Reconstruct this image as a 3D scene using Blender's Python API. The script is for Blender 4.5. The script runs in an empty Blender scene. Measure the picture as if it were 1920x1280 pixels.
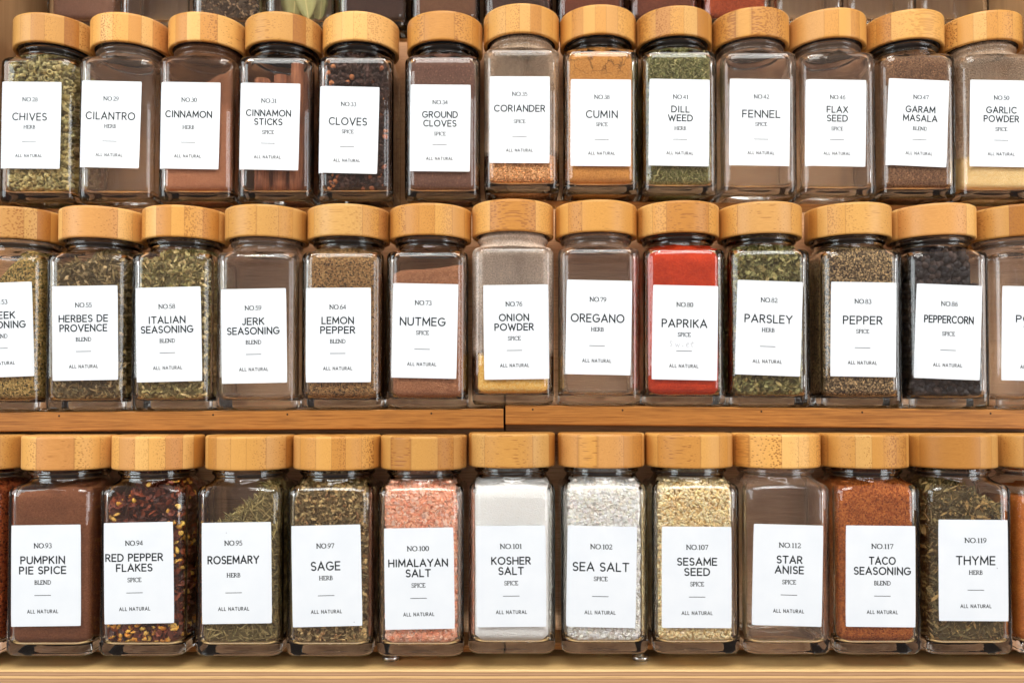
import bpy, math, random
import numpy as np

# ------------------------------------------------------------------ camera, world, lamps, exposure
scene = bpy.context.scene
COL = scene.collection
MM = 0.001
ZW = 0.1375                      # camera height over the cabinet shelf (m); all mm heights below are relative to the camera

cam_data = bpy.data.cameras.new("camera")
cam = bpy.data.objects.new("camera", cam_data)
COL.objects.link(cam)
cam.location = (0, 0, ZW)
cam.rotation_euler = (math.radians(91.3), 0, 0)
cam_data.sensor_width = 36
cam_data.lens = 1535.8 / 1920 * 36
cam_data.shift_y = 76.6 / 1920
cam_data.clip_start = 0.01
cam_data.clip_end = 50
cam_data.dof.use_dof = True
cam_data.dof.focus_distance = 0.445
cam_data.dof.aperture_fstop = 11
scene.camera = cam

world = bpy.data.worlds.new("World")
scene.world = world
world.use_nodes = True
_bg = world.node_tree.nodes["Background"]
_bg.inputs[0].default_value = (1.0, 0.78, 0.68, 1)
_bg.inputs[1].default_value = 0.36


def lamp(name, loc, target, sx, sy, watts, color):
    d = bpy.data.lights.new(name, 'AREA')
    d.shape = 'RECTANGLE'
    d.size = sx
    d.size_y = sy
    d.energy = watts
    d.color = color
    o = bpy.data.objects.new(name, d)
    COL.objects.link(o)
    o.location = loc
    v = np.array(target) - np.array(loc)
    o.rotation_euler = (math.atan2(math.hypot(v[0], v[1]), -v[2]), 0, math.atan2(-v[0], v[1]))
    return o


lamp("window_light", (-1.30, -0.32, 0.62), (0, 0.45, 0.12), 0.75, 0.95, 13.0, (0.88, 0.97, 1.0))
lamp("ceiling_light", (0.05, -0.50, 1.42), (0, 0.45, 0.10), 1.3, 0.6, 22.5, (0.97, 0.97, 0.94))
lamp("room_light", (1.25, -0.35, 0.40), (0, 0.45, 0.10), 0.55, 0.9, 8.5, (0.94, 0.98, 1.0))

lamp("bulb", (-0.52, -0.45, 1.05), (-0.2, 0.45, 0.2), 0.05, 0.05, 2.2, (1.0, 0.93, 0.82))
lamp("bulb", (0.28, -0.35, 1.25), (0.1, 0.45, 0.2), 0.05, 0.05, 1.6, (1.0, 0.93, 0.82))

vs = scene.view_settings
vs.view_transform = 'Standard'
vs.look = 'None'
vs.exposure = 0.0
vs.gamma = 1.0
vs.use_curve_mapping = False
scene.display_settings.display_device = 'sRGB'
scene.render.engine = 'CYCLES'
cy = scene.cycles
cy.max_bounces = 20
cy.transmission_bounces = 18
cy.glossy_bounces = 6
cy.diffuse_bounces = 4
cy.transparent_max_bounces = 12
cy.caustics_refractive = True
cy.caustics_reflective = False
cy.blur_glossy = 0.0
cy.sample_clamp_indirect = 12.0
scene.render.filter_size = 1.05
cy.use_denoising = True
cy.denoising_prefilter = 'ACCURATE'
cy.denoiser = 'OPENIMAGEDENOISE'

rng = np.random.default_rng(7)
random.seed(7)


# ------------------------------------------------------------------ materials
def lin(c):
    r = []
    for v in c[:3]:
        v /= 255.0
        r.append(v / 12.92 if v <= 0.04045 else ((v + 0.055) / 1.055) ** 2.4)
    return tuple(r) + (1.0,)


def pale(c, k=1.2):
    """colour read through a jar wall -> the bare colour of the stuff behind it"""
    q = lin(c)[:3]
    k = min(k, 0.88 / max(q))
    return tuple(v * k for v in q) + (1.0,)


class NT:
    def __init__(self, name):
        self.m = bpy.data.materials.new(name)
        self.m.use_nodes = True
        self.t = self.m.node_tree
        self.t.nodes.clear()

    def n(self, typ, **kw):
        nd = self.t.nodes.new(typ)
        for k, v in kw.items():
            if k.startswith('i_'):
                key = k[2:]
                key = int(key) if key.isdigit() else key.replace('_', ' ')
                if isinstance(v, bpy.types.NodeSocket):
                    self.t.links.new(v, nd.inputs[key])
                else:
                    nd.inputs[key].default_value = v
            else:
                setattr(nd, k, v)
        return nd

    def link(self, a, b):
        self.t.links.new(a, b)

    def math(self, op, a, b=None, c=None, clamp=False):
        nd = self.n('ShaderNodeMath', operation=op, use_clamp=clamp)
        for i, v in enumerate((a, b, c)):
            if v is None:
                continue
            if isinstance(v, bpy.types.NodeSocket):
                self.link(v, nd.inputs[i])
            else:
                nd.inputs[i].default_value = v
        return nd.outputs[0]

    def mix(self, fac, a, b, blend='MIX'):
        nd = self.n('ShaderNodeMix', data_type='RGBA', blend_type=blend)
        for key, v in ((0, fac), (6, a), (7, b)):
            if isinstance(v, bpy.types.NodeSocket):
                self.link(v, nd.inputs[key])
            else:
                nd.inputs[key].default_value = v
        return nd.outputs[2]

    def ramp(self, fac, stops, interp='LINEAR'):
        nd = self.n('ShaderNodeValToRGB')
        nd.color_ramp.interpolation = interp
        el = nd.color_ramp.elements
        while len(el) > 1:
            el.remove(el[-1])
        el[0].position = stops[0][0]
        el[0].color = stops[0][1]
        for p, c in stops[1:]:
            e = el.new(p)
            e.color = c
        self.link(fac, nd.inputs[0])
        return nd.outputs[0]

    def coords(self, scale=(1000, 1000, 1000), rnd=0.0):
        tc = self.n('ShaderNodeTexCoord')
        mp = self.n('ShaderNodeMapping')
        mp.inputs['Scale'].default_value = scale
        self.link(tc.outputs['Object'], mp.inputs[0])
        out = mp.outputs[0]
        if rnd:
            oi = self.n('ShaderNodeObjectInfo')
            ml = self.math('MULTIPLY', oi.outputs['Random'], rnd)
            cb = self.n('ShaderNodeCombineXYZ')
            self.link(ml, cb.inputs[0])
            self.link(ml, cb.inputs[1])
            self.link(ml, cb.inputs[2])
            ad = self.n('ShaderNodeVectorMath', operation='ADD')
            self.link(out, ad.inputs[0])
            self.link(cb.outputs[0], ad.inputs[1])
            out = ad.outputs[0]
        return out

    def scaled(self, vec, s):
        mp = self.n('ShaderNodeMapping')
        mp.inputs['Scale'].default_value = s
        self.link(vec, mp.inputs[0])
        return mp.outputs[0]

    def noise(self, vec, scale, detail=3, rough=0.5):
        nd = self.n('ShaderNodeTexNoise')
        self.link(vec, nd.inputs['Vector'])
        nd.inputs['Scale'].default_value = scale
        nd.inputs['Detail'].default_value = detail
        nd.inputs['Roughness'].default_value = rough
        return nd.outputs['Fac']

    def out(self, shader):
        o = self.n('ShaderNodeOutputMaterial')
        self.link(shader, o.inputs[0])
        return self.m

    def principled(self, color, rough=0.5, spec=0.5, normal=None, **kw):
        p = self.n('ShaderNodeBsdfPrincipled')
        for k, v in (('Base Color', color), ('Roughness', rough), ('Specular IOR Level', spec)):
            if isinstance(v, bpy.types.NodeSocket):
                self.link(v, p.inputs[k])
            else:
                p.inputs[k].default_value = v
        for k, v in kw.items():
            p.inputs[k.replace('_', ' ')].default_value = v
        if normal is not None:
            self.link(normal, p.inputs['Normal'])
        return p.outputs[0]

    def bump(self, h, strength, dist):
        b = self.n('ShaderNodeBump')
        b.inputs['Strength'].default_value = strength
        b.inputs['Distance'].default_value = dist
        self.link(h, b.inputs['Height'])
        return b.outputs[0]


def sep(t, vec):
    s = t.n('ShaderNodeSeparateXYZ')
    t.link(vec, s.inputs[0])
    return s.outputs


def bamboo_lid_material():
    """laminated bamboo: strips stacked along x, fibres along y, cut ends show pores"""
    t = NT("bamboo_lid")
    oi = t.n('ShaderNodeObjectInfo')
    v = t.coords((1000, 1000, 1000), 733.0)
    x, y, z = sep(t, v)
    vor = t.n('ShaderNodeTexVoronoi', voronoi_dimensions='1D', feature='F1')
    t.link(t.math('MULTIPLY', x, 1 / 7.5), vor.inputs['W'])
    vor.inputs['Scale'].default_value = 1.0
    vor.inputs['Randomness'].default_value = 0.75
    cs = t.n('ShaderNodeSeparateColor')
    t.link(vor.outputs['Color'], cs.inputs[0])
    r1, r2, r3 = cs.outputs
    pos = t.math('SUBTRACT', t.math('MULTIPLY', x, 1 / 7.5), vor.outputs['W'])   # where in the strip
    base = t.ramp(r1, [(0.0, (0.55, 0.240, 0.050, 1)), (0.25, (0.70, 0.350, 0.084, 1)), (0.5, (0.77, 0.412, 0.106, 1)),
                       (0.8, (0.81, 0.485, 0.160, 1)), (1.0, (0.61, 0.280, 0.082, 1))])
    # overall tone of the lid
    tone = t.ramp(oi.outputs['Random'], [(0.0, (0.80, 0.76, 0.72, 1)), (0.5, (0.97, 0.95, 0.93, 1)), (1.0, (1.1, 1.1, 1.12, 1))])
    base = t.mix(1.0, base, tone, 'MULTIPLY')
    # soft long fibre streaks
    st = t.noise(t.scaled(v, (1.6, 0.06, 1.6)), 2.0, 5, 0.7)
    st = t.math('MULTIPLY', t.math('SUBTRACT', st, 0.36, clamp=True), 3.2, clamp=True)
    base = t.mix(t.math('MULTIPLY', st, 0.55), base, t.mix(1.0, base, (0.70, 0.60, 0.48, 1), 'MULTIPLY'))
    # pores: stretched along the fibre
    pv = t.n('ShaderNodeTexVoronoi', voronoi_dimensions='3D', feature='F1')
    t.link(t.scaled(v, (1.05, 0.05, 0.95)), pv.inputs['Vector'])
    pv.inputs['Scale'].default_value = 1.0
    pv.inputs['Randomness'].default_value = 0.8
    dens = t.math('ADD', t.math('MULTIPLY', pos, 0.32), t.math('SUBTRACT', t.math('MULTIPLY', r2, 0.55), 0.0))
    th = t.math('MULTIPLY_ADD', dens, 0.62, 0.17)
    dot = t.math('SUBTRACT', th, pv.outputs['Distance'])
    dot = t.math('MULTIPLY', dot, 7.0, clamp=True)
    dot = t.math('MULTIPLY', dot, t.math('MULTIPLY_ADD', r3, 0.7, 0.3))
    col = t.mix(dot, base, (0.34, 0.13, 0.03, 1))
    # glue joints
    gl = t.n('ShaderNodeTexVoronoi', voronoi_dimensions='1D', feature='DISTANCE_TO_EDGE')
    t.link(t.math('MULTIPLY', x, 1 / 7.5), gl.inputs['W'])
    gl.inputs['Scale'].default_value = 1.0
    gl.inputs['Randomness'].default_value = 0.75
    joint = t.math('SUBTRACT', 1.0, t.math('MULTIPLY', gl.outputs['Distance'], 28.0, clamp=True), clamp=True)
    col = t.mix(t.math('MULTIPLY', joint, 0.4), col, (0.27, 0.105, 0.028, 1))
    nrm = t.bump(t.math('SUBTRACT', 1.0, dot), 0.25, 0.0002)
    return t.out(t.principled(col, 0.42, 0.35, nrm))


def rack_wood_material(name, c1, c2, dark):
    t = NT(name)
    v = t.coords((1000, 1000, 1000), 411.0)
    x, y, z = sep(t, v)
    g1 = t.noise(t.scaled(v, (0.012, 0.55, 0.75)), 1.6, 5, 0.62)
    g2 = t.noise(t.scaled(v, (0.03, 1.2, 2.2)), 2.0, 3, 0.5)
    g3 = t.noise(t.scaled(v, (0.006, 0.1, 0.12)), 1.0, 2, 0.5)
    col = t.ramp(g1, [(0.36, c2), (0.5, c1), (0.64, c2)])
    col = t.mix(t.math('MULTIPLY', t.math('SUBTRACT', g2, 0.52, clamp=True), 4.5, clamp=True), col, dark)
    col = t.mix(t.math('MULTIPLY', g3, 0.5), col, t.mix(1.0, col, (0.72, 0.62, 0.5, 1), 'MULTIPLY'))
    # a few knuckles of the cane
    kn = t.n('ShaderNodeTexVoronoi', voronoi_dimensions='3D', feature='F1')
    t.link(t.scaled(v, (0.016, 0.12, 0.17)), kn.inputs['Vector'])
    kn.inputs['Scale'].default_value = 1.0
    kd = t.math('MULTIPLY', t.math('SUBTRACT', 0.13, kn.outputs['Distance'], clamp=True), 9.0, clamp=True)
    col = t.mix(t.math('MULTIPLY', kd, 0.7), col, dark)
    return t.out(t.principled(col, 0.42, 0.4, t.bump(g1, 0.15, 0.0004)))


def ply_top_material():
    t = NT("maple_veneer")
    v = t.coords((1000, 1000, 1000))
    g = t.noise(t.scaled(v, (0.01, 0.22, 0.2)), 1.0, 5, 0.6)
    g2 = t.noise(t.scaled(v, (0.004, 0.02, 0.02)), 1.0, 2, 0.5)
    col = t.ramp(g, [(0.3, (0.56, 0.37, 0.145, 1)), (0.55, (0.67, 0.45, 0.19, 1)), (0.75, (0.60, 0.40, 0.16, 1))])
    col = t.mix(t.math('MULTIPLY', g2, 0.4), col, (0.58, 0.36, 0.16, 1))
    return t.out(t.principled(col, 0.4, 0.4, t.bump(g, 0.06, 0.0003)))


def ply_edge_material():
    t = NT("plywood_edge")
    v = t.coords((1000, 1000, 1000))
    x, y, z = sep(t, v)
    wob = t.noise(t.scaled(v, (0.02, 0.1, 0.1)), 1.0, 2)
    fine = t.noise(t.scaled(v, (0.05, 0.5, 3.0)), 1.0, 4, 0.65)
    zz = t.math('ADD', z, t.math('MULTIPLY_ADD', wob, 0.5, -0.25))          # z runs from 0 (top) down
    u = t.math('MULTIPLY', zz, -1 / 18.0)
    light, dark, line = (0.78, 0.50, 0.23, 1), (0.52, 0.31, 0.17, 1), (0.20, 0.085, 0.04, 1)
    col = t.ramp(u, [(0.0, (0.85, 0.60, 0.32, 1)), (0.055, light), (0.072, line), (0.088, dark), (0.14, dark), (0.155, line),
                     (0.17, light), (0.235, light), (0.25, line), (0.265, dark), (0.33, dark), (0.345, line), (0.36, light),
                     (0.45, light), (0.46, line), (0.48, dark), (0.56, dark), (0.58, line), (0.60, light), (1.0, light)])
    col = t.mix(t.math('MULTIPLY', t.math('SUBTRACT', fine, 0.5, clamp=True), 2.6, clamp=True), col, (0.30, 0.15, 0.07, 1))
    return t.out(t.principled(col, 0.6, 0.25, t.bump(fine, 0.3, 0.0004)))


def cabinet_material():
    t = NT("cabinet_wood")
    v = t.coords((1000, 1000, 1000))
    g = t.noise(t.scaled(v, (0.16, 0.16, 0.012)), 1.0, 5, 0.6)
    col = t.ramp(g, [(0.3, (0.33, 0.185, 0.085, 1)), (0.55, (0.42, 0.25, 0.12, 1)), (0.75, (0.36, 0.205, 0.095, 1))])
    return t.out(t.principled(col, 0.5, 0.3, t.bump(g, 0.06, 0.0003)))


def glass_material(name, dust_haze=0.0, dust_haze_color=(0.6, 0.57, 0.52, 1), zmin=0.0):
    t = NT(name)
    v = t.coords((1000, 1000, 1000))
    w = t.noise(t.scaled(v, (0.055, 0.055, 0.03)), 1.0, 2, 0.5)
    nrm = t.bump(w, 0.22, 0.0012)
    g = t.n('ShaderNodeBsdfGlass')
    g.inputs['Color'].default_value = (0.992, 0.994, 0.991, 1)
    g.inputs['Roughness'].default_value = 0.0
    g.inputs['IOR'].default_value = 1.5
    t.link(nrm, g.inputs['Normal'])
    if not dust_haze:
        return t.out(g.outputs[0])
    x, y, z = sep(t, v)
    n1 = t.noise(t.scaled(v, (0.05, 0.05, 0.03)), 1.0, 3, 0.6)
    n2 = t.noise(v, 1.3, 2, 0.6)
    d = t.math('MULTIPLY', t.math('MULTIPLY', n1, n2), dust_haze * 4.0)
    d = t.math('MULTIPLY', d, t.math('MULTIPLY', t.math('SUBTRACT', z, zmin), 0.2, clamp=True))
    # the dust film on the inner wall: powder in some jars, painted haze in empty ones
    ax = t.math('MAXIMUM', t.math('ABSOLUTE', x), t.math('ABSOLUTE', y))
    d = t.math('MULTIPLY', d, t.math('LESS_THAN', ax, 20.6), clamp=True)
    df = t.n('ShaderNodeBsdfDiffuse')
    df.inputs[0].default_value = dust_haze_color
    mx = t.n('ShaderNodeMixShader')
    t.link(d, mx.inputs[0])
    t.link(g.outputs[0], mx.inputs[1])
    t.link(df.outputs[0], mx.inputs[2])
    return t.out(mx.outputs[0])


def plain(name, color, rough=0.6, spec=0.3, metallic=0.0):
    t = NT(name)
    return t.out(t.principled(color, rough, spec, Metallic=metallic))


def paper_material():
    t = NT("label_paper")
    v = t.coords((1000, 1000, 1000), 91.0)
    n = t.noise(v, 0.08, 2)
    f = t.noise(v, 5.0, 2)
    col = t.ramp(n, [(0.3, (0.755, 0.815, 0.875, 1)), (0.7, (0.795, 0.85, 0.90, 1))])
    return t.out(t.principled(col, 0.55, 0.3, t.bump(f, 0.04, 0.0001)))


def powder_material(name, cols, grain=1.2, contrast=1.0, bump=0.5, specks=None, speck_amt=0.0, patch=0.3, cracks=False, glitter=0.0):
    """fine ground spice: grains (Voronoi cells with their own tone), loose patches, optional dark specks and cracks"""
    t = NT(name)
    v = t.coords((1000, 1000, 1000), 57.0)
    vor = t.n('ShaderNodeTexVoronoi', voronoi_dimensions='3D', feature='F1')
    t.link(v, vor.inputs['Vector'])
    vor.inputs['Scale'].default_value = grain
    cs = t.n('ShaderNodeSeparateColor')
    t.link(vor.outputs['Color'], cs.inputs[0])
    r1, r2, r3 = cs.outputs
    c = [pale(k) for k in cols]
    k = t.math('MULTIPLY_ADD', t.math('SUBTRACT', r1, 0.5), contrast, 0.5, clamp=True)
    col = t.ramp(k, [(i / max(1, len(c) - 1), q) for i, q in enumerate(c)])
    p = t.noise(t.scaled(v, (0.09, 0.09, 0.13)), 1.0, 4, 0.6)
    p = t.math('MULTIPLY', t.math('SUBTRACT', p, 0.35, clamp=True), 2.5, clamp=True)
    col = t.mix(t.math('MULTIPLY', p, patch), col, t.mix(1.0, col, (0.62, 0.55, 0.5, 1), 'MULTIPLY'))
    if specks is not None:
        col = t.mix(t.math('LESS_THAN', r2, speck_amt), col, lin(specks))
    if glitter:
        col = t.mix(t.math('GREATER_THAN', r3, 1 - glitter), col, t.mix(1.0, col, (1.9, 1.8, 1.6, 1), 'MULTIPLY'))  # a random share of the grains made paler
    fine = t.noise(v, 3.0, 3, 0.7)
    h = t.math('MULTIPLY_ADD', vor.outputs['Distance'], -0.7, t.math('MULTIPLY', fine, 0.8))
    if cracks:
        cv = t.n('ShaderNodeTexVoronoi', voronoi_dimensions='3D', feature='DISTANCE_TO_EDGE')
        wv = t.n('ShaderNodeTexNoise')
        t.link(v, wv.inputs['Vector'])
        wv.inputs['Scale'].default_value = 0.35
        wv.inputs['Detail'].default_value = 3
        ad = t.n('ShaderNodeVectorMath', operation='MULTIPLY_ADD')
        t.link(wv.outputs['Color'], ad.inputs[0])
        ad.inputs[1].default_value = (5, 5, 5)
        t.link(v, ad.inputs[2])
        t.link(ad.outputs[0], cv.inputs['Vector'])
        cv.inputs['Scale'].default_value = 0.115
        x, y, z = sep(t, t.coords((1000, 1000, 1000)))
        up = t.math('MULTIPLY', t.math('SUBTRACT', z, 70.0), 0.2, clamp=True)
        ck = t.math('SUBTRACT', 1.0, t.math('MULTIPLY', cv.outputs['Distance'], 22.0, clamp=True), clamp=True)
        ck = t.math('MULTIPLY', ck, up)
        col = t.mix(t.math('MULTIPLY', ck, 0.8), col, (0.075, 0.03, 0.012, 1))
        h = t.math('SUBTRACT', h, t.math('MULTIPLY', ck, 3.0))
    nrm = t.bump(h, bump, 0.0006)
    return t.out(t.principled(col, 0.85, 0.15, nrm))


def tint_material(name, rough=0.7, spec=0.2, fine=0.35, translucent=0.0):
    """pieces: every piece carries its own tint, plus mottling"""
    t = NT(name)
    a = t.n('ShaderNodeAttribute', attribute_name='tint')
    v = t.coords((1000, 1000, 1000))
    n = t.noise(v, 1.7, 3, 0.6)
    col = t.mix(fine, a.outputs['Color'], t.mix(1.0, a.outputs['Color'], t.ramp(n, [(0.3, (0.55, 0.5, 0.45, 1)), (0.7, (1.35, 1.3, 1.25, 1))]), 'MULTIPLY'))
    p = t.n('ShaderNodeBsdfPrincipled')
    t.link(col, p.inputs['Base Color'])
    p.inputs['Roughness'].default_value = rough
    p.inputs['Specular IOR Level'].default_value = spec
    if not translucent:
        return t.out(p.outputs[0])
    tr = t.n('ShaderNodeBsdfTranslucent')
    t.link(col, tr.inputs[0])
    mx = t.n('ShaderNodeMixShader')
    mx.inputs[0].default_value = translucent
    t.link(p.outputs[0], mx.inputs[1])
    t.link(tr.outputs[0], mx.inputs[2])
    return t.out(mx.outputs[0])


M_LID = bamboo_lid_material()
M_RACK = rack_wood_material("rack_bamboo", (0.47, 0.205, 0.046, 1), (0.29, 0.112, 0.021, 1), (0.13, 0.042, 0.009, 1))
M_RISER = rack_wood_material("riser_bamboo", (0.86, 0.53, 0.29, 1), (0.66, 0.36, 0.175, 1), (0.36, 0.17, 0.07, 1))  # wood colour lightened to imitate light reaching behind the empty jars
M_RISER_SHADED = rack_wood_material("riser_bamboo_shaded", (0.52, 0.27, 0.115, 1), (0.42, 0.20, 0.08, 1), (0.27, 0.12, 0.045, 1))  # darker copy: shade of the open gap put into the wood colour
M_VENEER = ply_top_material()
M_PLY = ply_edge_material()
M_CAB = cabinet_material()
M_GLASS = glass_material("jar_glass")
M_GLASS_ONION = glass_material("jar_glass_dusty", 0.50, (0.92, 0.73, 0.58, 1), 26)
M_GLASS_BROWN = glass_material("jar_glass_brown_dust", 0.30, (0.30, 0.145, 0.075, 1), 55)
M_GLASS_HAZE = glass_material("jar_glass_hazy", 0.34, (0.90, 0.66, 0.46, 1), 22)
M_GLASS_EMPTY = glass_material("jar_glass_painted_haze", 0.085, (0.90, 0.62, 0.45, 1), 3)  # warm film put on empty jars to imitate haze and brighten their insides
M_PAPER = paper_material()
M_INK = plain("label_ink", (0.010, 0.016, 0.020, 1), 0.6, 0.2)
M_PENCIL = plain("pencil_mark", (0.42, 0.43, 0.45, 1), 0.7, 0.2)
M_METAL = plain("brushed_metal", (0.72, 0.72, 0.70, 1), 0.28, 0.5, 1.0)
M_HOLE = plain("nail_dark", (0.035, 0.016, 0.008, 1), 0.6, 0.2)
M_SEAL = plain("black_seal", (0.012, 0.013, 0.015, 1), 0.25, 0.5)
M_TINT = tint_material("dried_pieces")
M_LEAF = tint_material("dried_leaf_pieces", 0.65, 0.25, 0.4, 0.12)
M_SALT = tint_material("salt_crystals", 0.4, 0.35, 0.04, 0.0)
M_SEED = tint_material("seed_pieces", 0.45, 0.4, 0.25, 0.0)


# ------------------------------------------------------------------ mesh helpers
def mesh_from(name, V, F, mats, smooth=True, tint=None, fmat=None):
    """V (n,3) in mm; F list of index arrays (each (k,m)) or list of tuples"""
    me = bpy.data.meshes.new(name)
    V = np.asarray(V, dtype=np.float32) * MM
    if isinstance(F, np.ndarray):
        F = [F]
    if len(F) and isinstance(F[0], np.ndarray):
        loops = np.concatenate([f.ravel() for f in F]).astype(np.int32)
        tot = np.concatenate([np.full(len(f), f.shape[1], dtype=np.int32) for f in F])
    else:
        loops = np.array([i for f in F for i in f], dtype=np.int32)
        tot = np.array([len(f) for f in F], dtype=np.int32)
    start = np.concatenate([[0], np.cumsum(tot)[:-1]]).astype(np.int32)
    me.vertices.add(len(V))
    me.vertices.foreach_set('co', V.ravel())
    me.loops.add(len(loops))
    me.loops.foreach_set('vertex_index', loops)
    me.polygons.add(len(tot))
    me.polygons.foreach_set('loop_start', start)
    me.polygons.foreach_set('loop_total', tot)
    me.polygons.foreach_set('use_smooth', np.full(len(tot), smooth, dtype=bool))
    if not isinstance(mats, (list, tuple)):
        mats = [mats]
    for m in mats:
        me.materials.append(m)
    if fmat is not None:
        me.polygons.foreach_set('material_index', np.asarray(fmat, dtype=np.int32))
    if tint is not None:
        a = me.attributes.new('tint', 'FLOAT_COLOR', 'POINT')
        c = np.concatenate([np.asarray(tint, dtype=np.float32), np.ones((len(V), 1), dtype=np.float32)], 1)
        a.data.foreach_set('color', c.ravel())
    me.update()
    me.validate()
    return me


def obj(name, me, parent=None, loc=(0, 0, 0), rot=(0, 0, 0)):
    o = bpy.data.objects.new(name, me)
    COL.objects.link(o)
    if parent is not None:
        o.parent = parent
    o.location = loc
    o.rotation_euler = rot
    return o


def box(x0, x1, y0, y1, z0a, z0b, z1a, z1b, bev=0.4):
    """box whose bottom/top heights go from a (at x0) to b (at x1); small chamfers"""
    pts, faces = [], []
    for (x, zb, zt) in ((x0, z0a, z1a), (x1, z0b, z1b)):
        pts += [(x, y0 + bev, zb), (x, y1 - bev, zb), (x, y1, zb + bev), (x, y1, zt - bev), (x, y1 - bev, zt), (x, y0 + bev, zt),
                (x, y0, zt - bev), (x, y0, zb + bev)]
    for k in range(8):
        j = (k + 1) % 8
        faces.append((k, j, 8 + j, 8 + k))
    faces.append(tuple(range(7, -1, -1)))
    faces.append(tuple(range(8, 16)))
    return np.array(pts), faces


def wpt(x, y, z):
    return (x * MM, y * MM, z * MM + ZW)


# rounded-square cross-section, constant point count
NC = 8
FL = (0.0, 0.04, 0.3, 0.5, 0.7, 0.96)


def ring(a, r, blend=0.0, rc=None):
    pts = []
    h = a - r
    for s in range(4):
        ang = s * math.pi / 2
        c, sn = math.cos(ang), math.sin(ang)
        loc = []
        for f in FL:                                   # flat side at local +x, running +y
            loc.append((a, -h + 2 * h * f))
        for k in range(NC):
            q = math.pi / 2 * k / NC
            loc.append((h + r * math.cos(q), h + r * math.sin(q)))
        for (x, y) in loc:
            pts.append((x * c - y * sn, x * sn + y * c))
    p = np.array(pts)
    if blend:
        # circle reached by angle from the base square
        ang = np.arctan2(p[:, 1], p[:, 0])
        rc = a if rc is None else rc
        circ = np.stack([np.cos(ang) * rc, np.sin(ang) * rc], 1)
        p = (1 - blend) * p + blend * circ
    return p


def loft(levels, close_bottom=True, close_top=True):
    n = len(levels[0][0])
    V = np.concatenate([np.c_[p, np.full(n, z)] for p, z in levels])
    L = len(levels)
    i = np.arange(n)
    j = (i + 1) % n
    F = [np.stack([l * n + i, l * n + j, (l + 1) * n + j, (l + 1) * n + i], 1) for l in range(L - 1)]
    F = np.concatenate(F)
    ex, tri = [], []
    if close_bottom:
        V = np.vstack([V, [[0, 0, levels[0][1]]]])
        tri.append(np.stack([j, i, np.full(n, len(V) - 1)], 1))
    if close_top:
        V = np.vstack([V, [[0, 0, levels[-1][1]]]])
        o = (L - 1) * n
        tri.append(np.stack([o + i, o + j, np.full(n, len(V) - 1)], 1))
    return V, [F] + tri


def glass_body_mesh(mat, name):
    o = []
    A, R = 22.5, 6.0
    for a, r, z in ((17.0, 5.0, 0.9), (18.6, 5.2, 0.25), (19.9, 5.4, 0.0), (21.2, 5.6, 0.5), (22.0, 5.8, 1.5), (22.4, 6.0, 3.0),
                    (A, R, 5.0), (A, R, 20), (A, R, 45), (A, R, 70), (A, R, 82.5), (22.38, 6.1, 84.0), (22.0, 6.3, 85.2), (21.3, 6.6, 86.2)):
        o.append((ring(a, r), z))
    for a, r, b, rc, z in ((20.6, 7.5, 0.35, 20.6, 87.2), (20.0, 8, 0.75, 20.0, 88.2)):
        o.append((ring(a, r, b, rc), z))
    for rc, z in ((19.4, 89.2), (18.8, 90.2), (18.6, 91.0), (19.3, 91.7), (20.0, 92.3), (20.2, 93.0), (19.9, 93.7), (19.0, 94.3), (18.6, 95.2),
                  (18.6, 98), (19.3, 99), (18.7, 100), (18.6, 103), (19.2, 104), (18.6, 105), (18.6, 107.0), (18.3, 107.8), (17.4, 108.0), (16.7, 107.7), (16.4, 107.0)):
        o.append((ring(20, 8, 1.0, rc), z))
    inn = [(ring(20, 8, 1.0, rc), z) for rc, z in ((16.4, 95), (16.4, 91.5), (16.8, 89.4))]
    inn += [(ring(17.6, 7, 0.7, 17.6), 87.2), (ring(18.6, 6.0, 0.25, 18.6), 85.9), (ring(19.4, 5.2), 84.6), (ring(19.85, 4.8), 83.2), (ring(20.0, 4.6), 81.5)]
    inn += [(ring(20.0, 4.6), z) for z in (60, 45, 25, 10)]
    inn += [(ring(19.85, 4.6), 8.0), (ring(19.3, 4.7), 6.6), (ring(18.2, 4.9), 5.8), (ring(16.0, 5.0), 5.5), (ring(9, 4.0), 5.8)]
    V, F = loft(o + inn, True, True)
    return mesh_from(name, V, F, mat)


def inner_half(z):
    """half-width of the cavity at height z (and neck)"""
    zs = [5.0, 6.0, 7.0, 8.5, 10, 81.5, 83.2, 84.6, 85.9, 87.2, 89.4]
    hs = [16.0, 18.0, 19.1, 19.7, 19.8, 19.8, 19.65, 19.2, 18.4, 17.3, 16.4]
    return np.interp(z, zs, hs)


def lid_mesh():
    """outer shell with rounded edges, recess underneath"""
    R = 23.3
    prof = [(20.9, 13.5), (20.9, 0.7), (21.3, 0.15), (21.8, 0.0), (22.6, 0.0), (23.1, 0.22), (R, 0.8), (R, 1.6), (R, 8.5), (R, 15.8), (R, 16.6),
            (23.05, 17.2), (22.5, 17.55), (21.6, 17.62), (10, 17.62)]
    n = 72
    a = np.arange(n) / n * 2 * math.pi
    levels = [(np.stack([np.cos(a) * r, np.sin(a) * r], 1), z) for r, z in prof]
    V, F = loft(levels, True, True)
    return mesh_from("lid", V, F, M_LID)


def seal_mesh():
    prof = [(20.8, 3.4), (20.8, 0.6), (20.4, 0.2), (19.5, 0.2), (19.0, 0.6), (19.0, 3.4), (20.8, 3.4)]
    n = 56
    a = np.arange(n) / n * 2 * math.pi
    levels = [(np.stack([np.cos(a) * r, np.sin(a) * r], 1), z) for r, z in prof]
    V, F = loft(levels, False, False)
    return mesh_from("seal", V, F, M_SEAL)


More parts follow.
